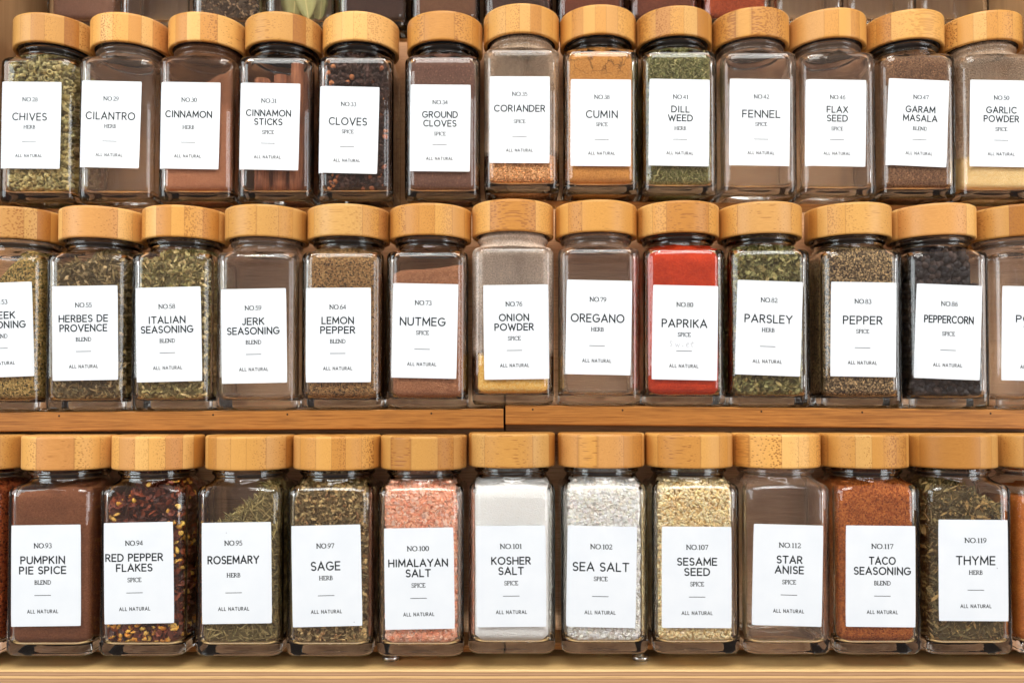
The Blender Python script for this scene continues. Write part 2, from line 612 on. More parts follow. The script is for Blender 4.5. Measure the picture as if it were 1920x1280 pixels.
ME_GLASS = glass_body_mesh(M_GLASS, "glass_body")
ME_GLASS_ONION = glass_body_mesh(M_GLASS_ONION, "glass_body_dusty")
ME_GLASS_BROWN = glass_body_mesh(M_GLASS_BROWN, "glass_body_brown")
ME_GLASS_EMPTY = glass_body_mesh(M_GLASS_EMPTY, "glass_body_painted_haze")
ME_GLASS_HAZE = glass_body_mesh(M_GLASS_HAZE, "glass_body_hazy")
ME_LID = lid_mesh()
ME_SEAL = seal_mesh()
_b = np.arange(40) / 40 * 2 * math.pi
_V, _F = loft([(np.stack([np.cos(_b) * r, np.sin(_b) * r], 1), z) for r, z in ((15.6, 0.6), (16.0, 0.2), (16.2, 0.8), (16.2, 10.5), (15.8, 11.0))])
ME_PLUG = mesh_from("plug", _V, _F, plain("dark_plug", (0.030, 0.035, 0.037, 1), 0.4, 0.4))


# ------------------------------------------------------------------ label paper and lettering, wrapped on the jar's front
PA, PR = 22.5, 6.0


def wrap(s, off):
    """arc length s along the front (0 = middle of the front face) -> x, y on the jar, pushed out by off"""
    s = np.asarray(s, dtype=float)
    sg = np.sign(s)
    a = np.abs(s)
    h = PA - PR
    q = np.clip((a - h) / PR, 0, math.pi / 2)
    over = np.maximum(a - h - PR * math.pi / 2, 0)
    x = np.where(a <= h, a, h + (PR + off) * np.sin(q))
    y = np.where(a <= h, -(PA + off), -h - (PR + off) * np.cos(q) + over)
    return sg * x, y


def label_mesh(du, v, roll, w=35.63, h=51.46):
    c, s = math.cos(math.radians(roll)), math.sin(math.radians(roll))
    nx, ny = 40, 8
    gx = np.linspace(-w / 2, w / 2, nx + 1)
    gy = np.linspace(-h / 2, h / 2, ny + 1)
    X, Yy = np.meshgrid(gx, gy)
    # nip the corners a touch
    cr = (np.abs(X) > w / 2 - 0.01) & (np.abs(Yy) > h / 2 - 0.01)
    X = np.where(cr, X * (1 - 0.25 / w), X)
    Yy = np.where(cr, Yy * (1 - 0.25 / h), Yy)
    S = (X * c + Yy * s + du).ravel()
    T = (-X * s + Yy * c + v).ravel()
    V = []
    for off in (0.11, 0.015):
        x, y = wrap(S, off)
        V.append(np.c_[x, y, T])
    V = np.vstack(V)
    n = nx + 1
    F = []
    for j in range(ny):
        for i in range(nx):
            a = j * n + i
            F.append((a, a + 1, a + n + 1, a + n))
    edge = [i for i in range(n)] + [j * n + nx for j in range(1, ny + 1)] + [ny * n + i for i in range(nx - 1, -1, -1)] + [j * n for j in range(ny - 1, 0, -1)]
    N = n * (ny + 1)
    top, low = V[:N], V[N:]
    V = np.vstack([top, top[edge], low[edge]])
    E = len(edge)
    for k in range(E):
        q = (k + 1) % E
        F.append((N + q, N + k, N + E + k, N + E + q))
    return mesh_from("paper_label", V, F, M_PAPER)


def arc(cx, cy_, rx, ry, a0, a1, n=None):
    n = n or max(4, int(abs(a1 - a0) / 18))
    t = np.radians(np.linspace(a0, a1, n + 1))
    return [(cx + rx * math.cos(q), cy_ + ry * math.sin(q)) for q in t]


SANS = {
    'A': (0.84, [[(0, 0), (0.42, 1), (0.84, 0)], [(0.14, 0.32), (0.70, 0.32)]]),
    'B': (0.62, [[(0, 0), (0, 1)] + arc(0.32, 0.755, 0.25, 0.245, 90, -90) + [(0, 0.51)], arc(0.34, 0.255, 0.28, 0.255, 90, -90) + [(0, 0)]]),
    'C': (0.80, [arc(0.47, 0.5, 0.47, 0.5, 48, 312)]),
    'D': (0.76, [[(0, 0), (0, 1)] + arc(0.28, 0.5, 0.48, 0.5, 90, -90) + [(0, 0)]]),
    'E': (0.58, [[(0.58, 1), (0, 1), (0, 0), (0.58, 0)], [(0, 0.51), (0.52, 0.51)]]),
    'F': (0.55, [[(0.55, 1), (0, 1), (0, 0)], [(0, 0.49), (0.48, 0.49)]]),
    'G': (0.90, [arc(0.47, 0.5, 0.47, 0.5, 48, 330) + [(0.90, 0.46), (0.52, 0.46)]]),
    'H': (0.74, [[(0, 0), (0, 1)], [(0.74, 0), (0.74, 1)], [(0, 0.51), (0.74, 0.51)]]),
    'I': (0.14, [[(0.07, 0), (0.07, 1)]]),
    'J': (0.42, [[(0.42, 1), (0.42, 0.26)] + arc(0.20, 0.26, 0.22, 0.26, 0, -145)]),
    'K': (0.64, [[(0, 0), (0, 1)], [(0.60, 1), (0.02, 0.44)], [(0.20, 0.60), (0.64, 0)]]),
    'L': (0.52, [[(0, 1), (0, 0), (0.52, 0)]]),
    'M': (0.92, [[(0, 0), (0.04, 1), (0.46, 0.22), (0.88, 1), (0.92, 0)]]),
    'N': (0.74, [[(0, 0), (0, 1), (0.74, 0), (0.74, 1)]]),
    'O': (0.98, [arc(0.49, 0.5, 0.49, 0.5, 90, 450, 22)]),
    'P': (0.58, [[(0, 0), (0, 1)] + arc(0.30, 0.735, 0.28, 0.265, 90, -90) + [(0, 0.47)]]),
    'R': (0.62, [[(0, 0), (0, 1)] + arc(0.30, 0.745, 0.28, 0.255, 90, -90) + [(0, 0.49)], [(0.28, 0.49), (0.62, 0)]]),
    'S': (0.58, [arc(0.29, 0.745, 0.27, 0.255, 35, 270) + arc(0.29, 0.25, 0.29, 0.25, 80, -145)]),
    'T': (0.70, [[(0, 1), (0.70, 1)], [(0.35, 1), (0.35, 0)]]),
    'U': (0.72, [[(0, 1), (0, 0.36)] + arc(0.36, 0.36, 0.36, 0.36, 180, 360) + [(0.72, 1)]]),
    'V': (0.82, [[(0, 1), (0.41, 0), (0.82, 1)]]),
    'W': (1.16, [[(0, 1), (0.30, 0), (0.58, 0.86), (0.86, 0), (1.16, 1)]]),
    'X': (0.72, [[(0, 0), (0.68, 1)], [(0.04, 1), (0.72, 0)]]),
    'Y': (0.74, [[(0, 1), (0.37, 0.48), (0.74, 1)], [(0.37, 0.48), (0.37, 0)]]),
    ' ': (0.22, []),
}
# serif letters: strokes carry their own weight (t = thin, s = stem)
TH, SM = 0.13, 0.20


def stem(x, y0=0.0, y1=1.0, sb=0.13, st=0.13):
    r = [([(x, y0), (x, y1)], SM)]
    if sb:
        r.append(([(x - sb, y0 + .02), (x + sb, y0 + .02)], TH))
    if st:
        r.append(([(x - st, y1 - .02), (x + st, y1 - .02)], TH))
    return r


SERIF = {
    'N': (0.86, stem(0.13, sb=.12, st=.0) + [([(0.0, .98), (0.13, .98), (0.74, 0.02)], SM)] + [([(0.74, 0), (0.74, 1)], TH), ([(0.62, .98), (0.86, .98)], TH)]),
    'O': (0.84, [(arc(.42, .5, .40, .5, 60, 120), TH), (arc(.42, .5, .40, .5, 120, 240), SM), (arc(.42, .5, .40, .5, 240, 300), TH), (arc(.42, .5, .40, .5, -60, 60), SM)]),
    '.': (0.18, [([(.09, .04), (.09, .14)], .14)]),
    'S': (0.52, [(arc(0.26, 0.745, 0.22, 0.24, 25, 270) + arc(0.26, 0.255, 0.24, 0.25, 80, -150), .14), ([(.46, .98), (.46, .76)], TH), ([(.04, .02), (.04, .26)], TH)]),
    'P': (0.60, stem(0.14) + [([(0.14, .98)] + arc(.32, .735, .25, .245, 90, -90) + [(0.14, .49)], .135)]),
    'I': (0.28, stem(0.14)),
    'C': (0.72, [(arc(.42, .5, .40, .5, 48, 312), .14), ([(.68, .98), (.68, .70)], TH)]),
    'E': (0.60, stem(0.14) + [([(0.14, .98), (.55, .98), (.55, .78)], TH), ([(.14, .51), (.44, .51)], TH), ([(0.14, .02), (.58, .02), (.60, .25)], TH)]),
    'H': (0.84, stem(0.14) + stem(0.70) + [([(.14, .51), (.70, .51)], TH)]),
    'R': (0.70, stem(0.14) + [([(0.14, .98)] + arc(.32, .745, .23, .235, 90, -90) + [(0.14, .51)], .135), ([(.32, .50), (.66, .02), (.72, .02)], .15)]),
    'B': (0.62, stem(0.14) + [([(0.14, .98)] + arc(.30, .76, .22, .22, 90, -90) + [(0.14, .53)], .135), (arc(.32, .275, .27, .255, 90, -90) + [(.14, .02)], .14)]),
    'L': (0.58, stem(0.14) + [([(0.14, .02), (.56, .02), (.58, .28)], TH)]),
    'D': (0.80, stem(0.14) + [([(0.14, .98), (.30, .98)] + arc(.34, .5, .42, .48, 90, -90) + [(.14, .02)], .14)]),
    '0': (0.58, [(arc(.29, .5, .24, .5, 55, 125), TH), (arc(.29, .5, .24, .5, 125, 235), SM), (arc(.29, .5, .24, .5, 235, 305), TH), (arc(.29, .5, .24, .5, -55, 55), SM)]),
    '1': (0.40, stem(0.22, st=0) + [([(.06, .84), (.22, .98)], TH)]),
    '2': (0.54, [(arc(.26, .72, .22, .27, 160, -25) + [(.05, .03)], .14), ([(.05, .03), (.50, .03), (.53, .2)], .135)]),
    '3': (0.52, [(arc(.25, .755, .20, .235, 150, -90), .135), (arc(.24, .26, .25, .26, 90, -150), .15)]),
    '4': (0.58, [([(.40, 0), (.40, .98), (.03, .28), (.56, .28)], .135), ([(.40, 0), (.40, .95)], .15)]),
    '5': (0.52, [([(.48, .97), (.14, .97), (.10, .56)] + arc(.24, .31, .25, .30, 105, -150), .14)]),
    '6': (0.54, [(arc(.56, .34, .50, .66, 100, 170) + arc(.28, .30, .23, .29, 180, 540, 14), .14)]),
    '7': (0.54, [([(.03, .82), (.05, .96), (.51, .96), (.20, 0)], .14)]),
    '8': (0.54, [(arc(.27, .755, .19, .235, 90, 450, 14), .135), (arc(.27, .265, .235, .26, 90, 450, 14), .14)]),
    '9': (0.54, [(arc(-.02, .66, .50, .66, -80, -10) + arc(.26, .70, .23, .29, 0, 360, 14), .14)]),
}


def resample(p, step):
    out = [p[0]]
    for a, b in zip(p[:-1], p[1:]):
        d = math.hypot(b[0] - a[0], b[1] - a[1])
        if d < 1e-6:
            continue
        k = max(1, int(math.ceil(d / step)))
        for q in range(1, k + 1):
            out.append((a[0] + (b[0] - a[0]) * q / k, a[1] + (b[1] - a[1]) * q / k))
    return out


class Ink:
    def __init__(self):
        self.V, self.F = [], []

    def stroke(self, p, w, step=0.9, rnd=True):
        p = np.array(resample(p, step))
        if len(p) < 2:
            return
        closed = np.hypot(*(p[0] - p[-1])) < 1e-4
        d = np.diff(p, axis=0)
        d /= np.linalg.norm(d, axis=1)[:, None]
        if closed:
            d0 = np.vstack([d[-1:], d])
            d1 = np.vstack([d, d[:1]])
        else:
            d0 = np.vstack([d[:1], d])
            d1 = np.vstack([d, d[-1:]])
        nrm = np.stack([-(d0 + d1)[:, 1], (d0 + d1)[:, 0]], 1)
        ln = np.linalg.norm(nrm, axis=1)
        ln[ln < 1e-6] = 1
        nrm /= ln[:, None]
        cosh = np.clip(np.abs(np.sum(nrm * np.stack([-d0[:, 1], d0[:, 0]], 1), 1)), 0.42, 1)
        off = nrm * (w / 2 / cosh)[:, None]
        b = len(self.V)
        for k in range(len(p)):
            self.V.append(p[k] + off[k])
            self.V.append(p[k] - off[k])
        for k in range(len(p) - 1):
            self.F.append((b + 2 * k, b + 2 * k + 1, b + 2 * k + 3, b + 2 * k + 2))
        if rnd and not closed:
            for e, dr in ((0, -d[0]), (len(p) - 1, d[-1])):
                a0 = math.atan2(dr[1], dr[0])
                i0 = len(self.V)
                for q in range(6):
                    t = a0 - math.pi / 2 + math.pi * q / 5
                    self.V.append(p[e] + np.array([math.cos(t), math.sin(t)]) * w / 2)
                self.F.append(tuple(range(i0, i0 + 6)))

    def sans(self, text, y, cap, weight, width=None, gap=0.30):
        tot = sum(SANS[c][0] for c in text) + gap * (len(text) - 1)
        sx = cap if width is None else (width - weight) / tot
        x = -tot * sx / 2
        for c in text:
            w, st = SANS[c]
            for p in st:
                self.stroke([(x + a * sx, y - cap / 2 + b * cap) for a, b in p], weight)
            x += (w + gap) * sx

    def serif(self, text, y, cap, width, gap=0.07):
        tot = sum(SERIF[c][0] for c in text) + gap * (len(text) - 1)
        sx = width / tot
        x = -tot * sx / 2
        for c in text:
            w, st = SERIF[c]
            for p, t in st:
                self.stroke([(x + a * sx, y - cap / 2 + b * cap) for a, b in p], t * cap, 0.6, False)
            x += (w + gap) * sx

    def dot(self, x, y, r):
        i0 = len(self.V)
        for q in range(7):
            self.V.append(np.array([x + r * math.cos(q * 0.8976), y + r * math.sin(q * 0.8976)]))
        self.F.append(tuple(range(i0, i0 + 7)))

    def mesh(self, name, du, v, roll, mat, off):
        P = np.array(self.V)
        c, s = math.cos(math.radians(roll)), math.sin(math.radians(roll))
        S = P[:, 0] * c + P[:, 1] * s + du
        T = -P[:, 0] * s + P[:, 1] * c + v
        x, y = wrap(S, off)
        return mesh_from(name, np.c_[x, y, T], self.F, mat, smooth=False)


LH = 51.46


def lettering(no, lines, kind, dx=0.0, small=False, extra=None):
    ink = Ink()
    yy = lambda f: (0.5 - f) * LH
    if no:
        ink.serif('NO.' + no, yy(.204), 2.35, 9.1 if len(no) == 2 else 11.2)
    if len(lines) == 2:
        for (tx, wd), f in zip(lines, (.346, .447)):
            ink.sans(tx, yy(f), 3.45, .66, wd)
        ink.serif(kind, yy(.567), 2.1, {'HERB': 6.9, 'SPICE': 6.9, 'BLEND': 8.4}[kind])
    else:
        tx, wd = lines[0]
        ink.sans(tx, yy(.370 if small else .403), 3.6 if small else 4.05, .68, wd)
        ink.serif(kind, yy(.521), 2.1, {'HERB': 6.9, 'SPICE': 6.9, 'BLEND': 8.4}[kind])
    ink.stroke([(-4.2, yy(.695)), (4.2, yy(.695))], .30, 1, False)
    ink.sans('ALL NATURAL', yy(.853), 1.60, .31, 15.9, gap=.42)
    if extra:
        for d in extra:
            ink.dot(*d)
    ink.V = [np.array([p[0] + dx, p[1]]) for p in ink.V]
    return ink


# ------------------------------------------------------------------ fillings
def srgb_tints(cols, n, jitter=0.14):
    c = np.array([pale(k, 1.3)[:3] for k in cols])
    t = c[rng.integers(0, len(c), n)] * np.clip(1 + rng.normal(0, jitter, (n, 1)), .6, 1.05 / .95) * (1 + rng.normal(0, 0.02, (n, 3)))
    return np.clip(t, 0.004, 0.9)


def tpl_tube(n=7, wall=0.72):
    """short hollow ring (chive): unit radius, unit length"""
    a = np.arange(n) / n * 2 * math.pi
    o = np.stack([np.cos(a), np.sin(a)], 1)
    V = np.concatenate([np.c_[o, np.full(n, -.5)], np.c_[o, np.full(n, .5)], np.c_[o * wall, np.full(n, .5)], np.c_[o * wall, np.full(n, -.5)]])
    i = np.arange(n)
    j = (i + 1) % n
    F = np.concatenate([np.stack([l * n + i, l * n + j, ((l + 1) % 4) * n + j, ((l + 1) % 4) * n + i], 1) for l in range(4)])
    return V, F


def tpl_ball(seg=8, rings=5):
    V, F = [], []
    for k in range(1, rings):
        t = math.pi * k / rings
        for s in range(seg):
            a = 2 * math.pi * s / seg
            V.append((math.sin(t) * math.cos(a), math.sin(t) * math.sin(a), math.cos(t)))
    n = len(V)
    V += [(0, 0, 1), (0, 0, -1)]
    for k in range(rings - 2):
        for s in range(seg):
            F.append((k * seg + s, (k + 1) * seg + s, (k + 1) * seg + (s + 1) % seg, k * seg + (s + 1) % seg))
    for s in range(seg):
        F.append((n, s, (s + 1) % seg, (s + 1) % seg))
        o = (rings - 2) * seg
        F.append((n + 1, o + (s + 1) % seg, o + s, o + s))
    return np.array(V, float), np.array(F)


def tpl_leaf(nl=4, point=0.8):
    """curved, cupped flake: length along x in -1..1, width along y, thin"""
    V, F = [], []
    for k in range(nl + 1):
        u = -1 + 2 * k / nl
        w = (1 - abs(u) ** 2.2 * point)
        for s in (-1, 0, 1):
            V.append((u, s * w, 0.22 * abs(s) + 0.30 * u * u))
    for k in range(nl):
        for s in range(2):
            a = k * 3 + s
            F.append((a, a + 3, a + 4, a + 1))
    return np.array(V, float), np.array(F)


def tpl_needle(n=5, seg=4):
    """slender curved tube along x"""
    V, F = [], []
    for k in range(n):
        u = -1 + 2 * k / (n - 1)
        r = 1 - 0.72 * abs(u) ** 3
        for s in range(seg):
            a = 2 * math.pi * s / seg
            V.append((u, r * math.cos(a), r * math.sin(a) + 0.9 * u * u))
    for k in range(n - 1):
        for s in range(seg):
            a, b = k * seg + s, k * seg + (s + 1) % seg
            F.append((a, b, b + seg, a + seg))
    return np.array(V, float), np.array(F)


def tpl_seed():
    V, F = tpl_ball(8, 5)
    V = V.copy()
    V[:, 0] *= 1 + 0.0
    tip = np.clip(V[:, 0], -1, 1)
    V[:, 1] *= (1 - 0.35 * tip)
    V[:, 2] *= 0.55 * (1 - 0.35 * tip)
    return V, F


def tpl_crystal():
    V = np.array([(x, y, z) for x in (-1, 1) for y in (-1, 1) for z in (-1, 1)], float)
    V[:4] *= 0.72
    V[5] *= 0.8
    V[2] *= 1.2
    F = np.array([(0, 1, 3, 2), (4, 6, 7, 5), (0, 4, 5, 1), (2, 3, 7, 6), (0, 2, 6, 4), (1, 5, 7, 3)])
    return V, F


def tpl_clove():
    """a stalk along x that flares to four prongs and a round bud"""
    V, F = [], []
    prof = [(-1.0, .10), (-.9, .20), (-.3, .22), (.25, .27), (.45, .44), (.52, .30), (.62, .36), (.8, .36), (.95, .22), (1.0, .05)]
    seg = 8
    for (u, r) in prof:
        for s in range(seg):
            a = 2 * math.pi * s / seg
            k = 1.0 + (0.35 if (s % 2 == 0 and abs(u - .45) < .02) else 0)
            V.append((u, r * k * math.cos(a), r * k * math.sin(a)))
    for k in range(len(prof) - 1):
        for s in range(seg):
            a, b = k * seg + s, k * seg + (s + 1) % seg
            F.append((a, b, b + seg, a + seg))
    return np.array(V, float), np.array(F)


def rand_rot(n, flat=None):
    q = rng.normal(size=(n, 4))
    q /= np.linalg.norm(q, axis=1)[:, None]
    w, x, y, z = q.T
    R = np.empty((n, 3, 3))
    R[:, 0, 0] = 1 - 2 * (y * y + z * z); R[:, 0, 1] = 2 * (x * y - z * w); R[:, 0, 2] = 2 * (x * z + y * w)
    R[:, 1, 0] = 2 * (x * y + z * w); R[:, 1, 1] = 1 - 2 * (x * x + z * z); R[:, 1, 2] = 2 * (y * z - x * w)
    R[:, 2, 0] = 2 * (x * z - y * w); R[:, 2, 1] = 2 * (y * z + x * w); R[:, 2, 2] = 1 - 2 * (x * x + y * y)
    return R


def sq_norm(x, y, h, r):
    """>1 outside the rounded square of half-width h and corner radius r"""
    ax, ay = np.abs(x), np.abs(y)
    k = h - r
    ex, ey = np.maximum(ax - k, 0), np.maximum(ay - k, 0)
    d = np.where((ex > 0) & (ey > 0), k + np.hypot(ex, ey), np.maximum(ax, ay))
    return d / h


def top_fn(level, sx=0.0, sy=0.0, amp=0.0):
    ph = rng.uniform(0, 6.28, 3)
    def f(x, y):
        return (level + sx * x + sy * y + amp * (np.sin(x * .28 + ph[0]) * np.cos(y * .25 + ph[1]) + .5 * np.sin(x * .6 + y * .5 + ph[2])))
    return f


def core_block(h_scale, top, z0=5.9, nz=26):
    """solid heap that fills the cavity (shrunk by h_scale) up to the height field top(x, y)"""
    us = np.linspace(0, 1, nz)
    base = ring(1.0, 0.25)
    n = len(base)
    V = []
    for u in us:
        zt = None
        p = base * 19.7
        zt = np.minimum(top(p[:, 0], p[:, 1]), 89.0)
        z = z0 + (zt - z0) * u
        h = inner_half(z) - 0.15 - h_scale
        V.append(np.c_[base * h[:, None], z])
    m = 7
    for k in range(1, m):                      # inwards over the top
        p = V[nz - 1][:, :2] * (1 - k / m)
        V.append(np.c_[p, np.minimum(top(p[:, 0], p[:, 1]), 89.0)])
    L = len(V)
    V = np.concatenate(V)
    i = np.arange(n)
    j = (i + 1) % n
    F = np.concatenate([np.stack([l * n + i, l * n + j, (l + 1) * n + j, (l + 1) * n + i], 1) for l in range(L - 1)])
    c0 = np.array([[0, 0, z0]])
    ct = np.array([[0, 0, float(top(np.array([0.0]), np.array([0.0]))[0])]])
    V = np.vstack([V, c0, ct])
    T = np.concatenate([np.stack([j, i, np.full(n, len(V) - 2)], 1), np.stack([(L - 1) * n + i, (L - 1) * n + j, np.full(n, len(V) - 1)], 1)])
    return V, [F, T]


def scatter(parts, top, core_col, core_in=1.6, lab=None, depth=2.2, gapfn=None, dmin=0.2, core_mix=0.85):
    """pieces pressed against the walls of the cavity + a solid heart of the same stuff.
    parts: list of (template, count, (sx range, sy range, sz range), colours)"""
    CV, CF = core_block(core_in, lambda x, y: top(x, y) - core_in * 0.7)
    mean = np.mean([pale(k, 1.3)[:3] for k in parts[0][3]], 0)
    core = 0.5 * np.array(lin(core_col)[:3]) + 0.5 * core_mix * mean  # core mostly darker than the pieces: shade of the gaps put in its colour
    Vs, Fs4, Fs3, Cs = [CV], [CF[0]], [CF[1]], [np.tile(core, (len(CV), 1))]
    base = len(CV)
    for (tv, tf), count, sz, cols, *keep in parts:
        n = count
        # choose wall positions: front (y-), sides, top
        kind = rng.choice(4, n, p=[.46, .17, .17, .20])
        t = rng.uniform(-1, 1, n)
        z = rng.uniform(6.5, 88, n)
        dp = rng.uniform(dmin, depth, n)
        x = np.where(kind == 0, t * 19, np.where(kind == 1, -(19.6 - dp), np.where(kind == 2, 19.6 - dp, t * 18)))
        y = np.where(kind == 0, -(19.6 - dp), np.where(kind == 3, rng.uniform(-18, 18, n), rng.uniform(-19, 15, n)))
        zt = top(x, y)
        z = np.where(kind == 3, np.minimum(zt - dp * .6, 88), z)
        ok = (z < zt) & (z < 88.5)
        if lab is not None:
            du, v = lab
            hid = (kind == 0) & (np.abs(x - du) < 14.5) & (np.abs(z - v) < 22)
            ok &= ~hid | (rng.uniform(size=n) < 0.12)
        if keep:
            ok &= rng.uniform(size=n) < keep[0](z)
        if gapfn is not None:
            ok &= gapfn(x, y, z)
        x, y, z, kind = x[ok], y[ok], z[ok], kind[ok]
        n = len(x)
        if n == 0:
            continue
        R = rand_rot(n)
        S = np.stack([rng.uniform(a, b, n) for a, b in sz], 1)
        P = np.einsum('nij,nkj->nki', R, tv[None] * S[:, None, :])
        P += np.stack([x, y, z], 1)[:, None, :]
        # shift pieces that poke through the wall back inside the cavity, then trim what is left
        rows = np.arange(n)
        for _ in range(3):
            h = inner_half(np.clip(P[..., 2], 6.1, 89.2)) - 0.12
            q = sq_norm(P[..., 0], P[..., 1], h, 4.5)
            w = np.argmax(q, 1)
            k = np.maximum(q[rows, w], 1.0)
            P[..., :2] += (P[rows, w, :2] * (1 / k - 1)[:, None])[:, None, :]
        P[..., 2] += np.maximum(6.1 - P[..., 2].min(1), 0)[:, None]
        X, Y, Z = P[..., 0], P[..., 1], P[..., 2]
        Z = np.clip(Z, 6.1, 89.2)
        h = inner_half(Z) - 0.12
        q = sq_norm(X, Y, h, 4.5)
        k = np.where(q > 1, 1 / q, 1.0)
        P = np.stack([X * k, Y * k, Z], -1)
        m = len(tv)
        idx = base + np.arange(n)[:, None, None] * m + tf[None]
        base += n * m
        Vs.append(P.reshape(-1, 3))
        idx = idx.reshape(-1, tf.shape[1])
        deg = idx[:, 2] == idx[:, 3]
        Fs4.append(idx[~deg])
        if deg.any():
            Fs3.append(idx[deg][:, :3])
        Cs.append(np.repeat(srgb_tints(cols, n), m, 0))
    return np.concatenate(Vs), [np.concatenate(Fs4), np.concatenate(Fs3)], np.concatenate(Cs)


T_BALL2 = tpl_ball(12, 8)
T_TUBE, T_BALL, T_LEAF, T_LEAF3, T_NEEDLE, T_SEED, T_CRYS, T_CLOVE = (tpl_tube(), tpl_ball(), tpl_leaf(4, .85), tpl_leaf(3, .5), tpl_needle(),
                                                                   tpl_seed(), tpl_crystal(), tpl_clove())


def fill_powder(mat, level=87.5, sx=0.0, sy=0.0, amp=0.5, inset=0.0):
    V, F = core_block(inset, top_fn(level, sx, sy, amp))
    return mesh_from("spice_filling", V, F, mat)


def fill_pieces(mat, parts, core, level=88, sx=0.0, sy=0.0, amp=0.8, lab=None, core_in=1.6, depth=2.2, gapfn=None, smooth=True, dmin=0.2):
    V, F, C = scatter(parts, top_fn(level, sx, sy, amp), core, core_in, lab, depth, gapfn, dmin)
    if mat is M_LEAF:                      # dried: greyer and warmer than the fresh leaf
        lum = C.mean(1, keepdims=True)
        C = 0.68 * C + 0.34 * lum * np.array([[1.16, 1.0, 0.74]])
        C = C * np.array([[1.13, 1.01, 0.88]])
    return mesh_from("spice_filling", V, F, mat, smooth=smooth, tint=C)


P = powder_material
POWDERS = {
    'cinnamon': P("cinnamon_powder", [(138, 88, 62), (152, 99, 70), (164, 110, 80)], 2.2, 0.6, 0.3),
    'ground_clove': P("ground_clove_powder", [(82, 56, 46), (100, 70, 58), (114, 82, 68)], 2.0, 0.7, 0.3, glitter=.05),
    'coriander': P("coriander_powder", [(130, 82, 44), (186, 130, 82), (220, 170, 122)], 1.5, 1.2, 0.6, glitter=.12),
    'cumin': P("cumin_powder", [(160, 104, 46), (184, 126, 62), (196, 138, 74)], 1.8, 0.7, 0.4, cracks=True),
    'garam': P("garam_masala_powder", [(76, 52, 36), (106, 76, 54), (134, 100, 72)], 1.8, 1.0, 0.5, glitter=.06),
    'garlic': P("garlic_powder", [(214, 176, 112), (232, 198, 138), (240, 212, 158)], 1.6, 0.7, 0.4),
    'greek': P("greek_seasoning", [(104, 82, 40), (150, 120, 66), (186, 152, 92), (90, 84, 44)], 1.3, 1.2, 0.6, specks=(60, 50, 28), speck_amt=.12),
    'lemon_pepper': P("lemon_pepper_grains", [(98, 74, 46), (138, 104, 64), (172, 134, 86), (128, 88, 52)], 1.5, 1.2, 0.8, specks=(66, 50, 34), speck_amt=.16),
    'nutmeg': P("nutmeg_powder", [(124, 80, 54), (146, 96, 66), (164, 114, 82)], 1.7, 0.9, 0.5),
    'onion': P("onion_powder", [(214, 158, 70), (236, 186, 98), (246, 206, 130)], 1.3, 1.1, 0.6),
    'paprika': P("paprika_powder", [(168, 42, 14), (184, 52, 18), (196, 64, 24)], 1.9, 0.8, 0.35, patch=.75),
    'pepper': P("ground_pepper", [(58, 46, 34), (104, 84, 58), (186, 156, 112), (96, 80, 60)], 1.6, 1.3, 0.8, specks=(40, 32, 26), speck_amt=.2, glitter=.08),
    'pumpkin': P("pumpkin_pie_powder", [(96, 54, 32), (114, 68, 42), (128, 80, 52)], 2.0, 0.8, 0.4, patch=.7),
    'kosher': P("kosher_salt_grains", [(222, 220, 216), (234, 233, 230), (242, 242, 240)], 1.4, 0.9, 0.5, patch=.08),
    'taco': P("taco_seasoning", [(128, 58, 24), (160, 84, 34), (184, 108, 50), (100, 38, 18)], 1.5, 1.0, 0.6, patch=.85),
    'turmeric': P("turmeric_blend", [(160, 82, 30), (184, 102, 40), (196, 116, 52)], 1.8, 0.7, 0.3, patch=.5),
    'poultry': P("red_brown_spice", [(110, 44, 22), (150, 70, 34), (176, 92, 48)], 1.2, 1.2, 0.7, specks=(60, 26, 14), speck_amt=.15),
    'mauve': P("mauve_brown_powder", [(104, 72, 56), (124, 88, 70)], 1.8, 0.7, 0.3),
    'dark': P("dark_brown_powder", [(48, 32, 27), (66, 44, 36)], 1.6, 0.8, 0.4),
    'brown': P("mid_brown_powder", [(88, 58, 40), (106, 72, 50)], 1.6, 0.8, 0.4),
    'chili': P("chili_powder", [(116, 42, 16), (140, 56, 22), (152, 70, 32)], 1.5, 0.9, 0.5),
    'redbrown': P("red_brown_powder", [(84, 40, 24), (104, 54, 34)], 1.5, 0.9, 0.5),
}


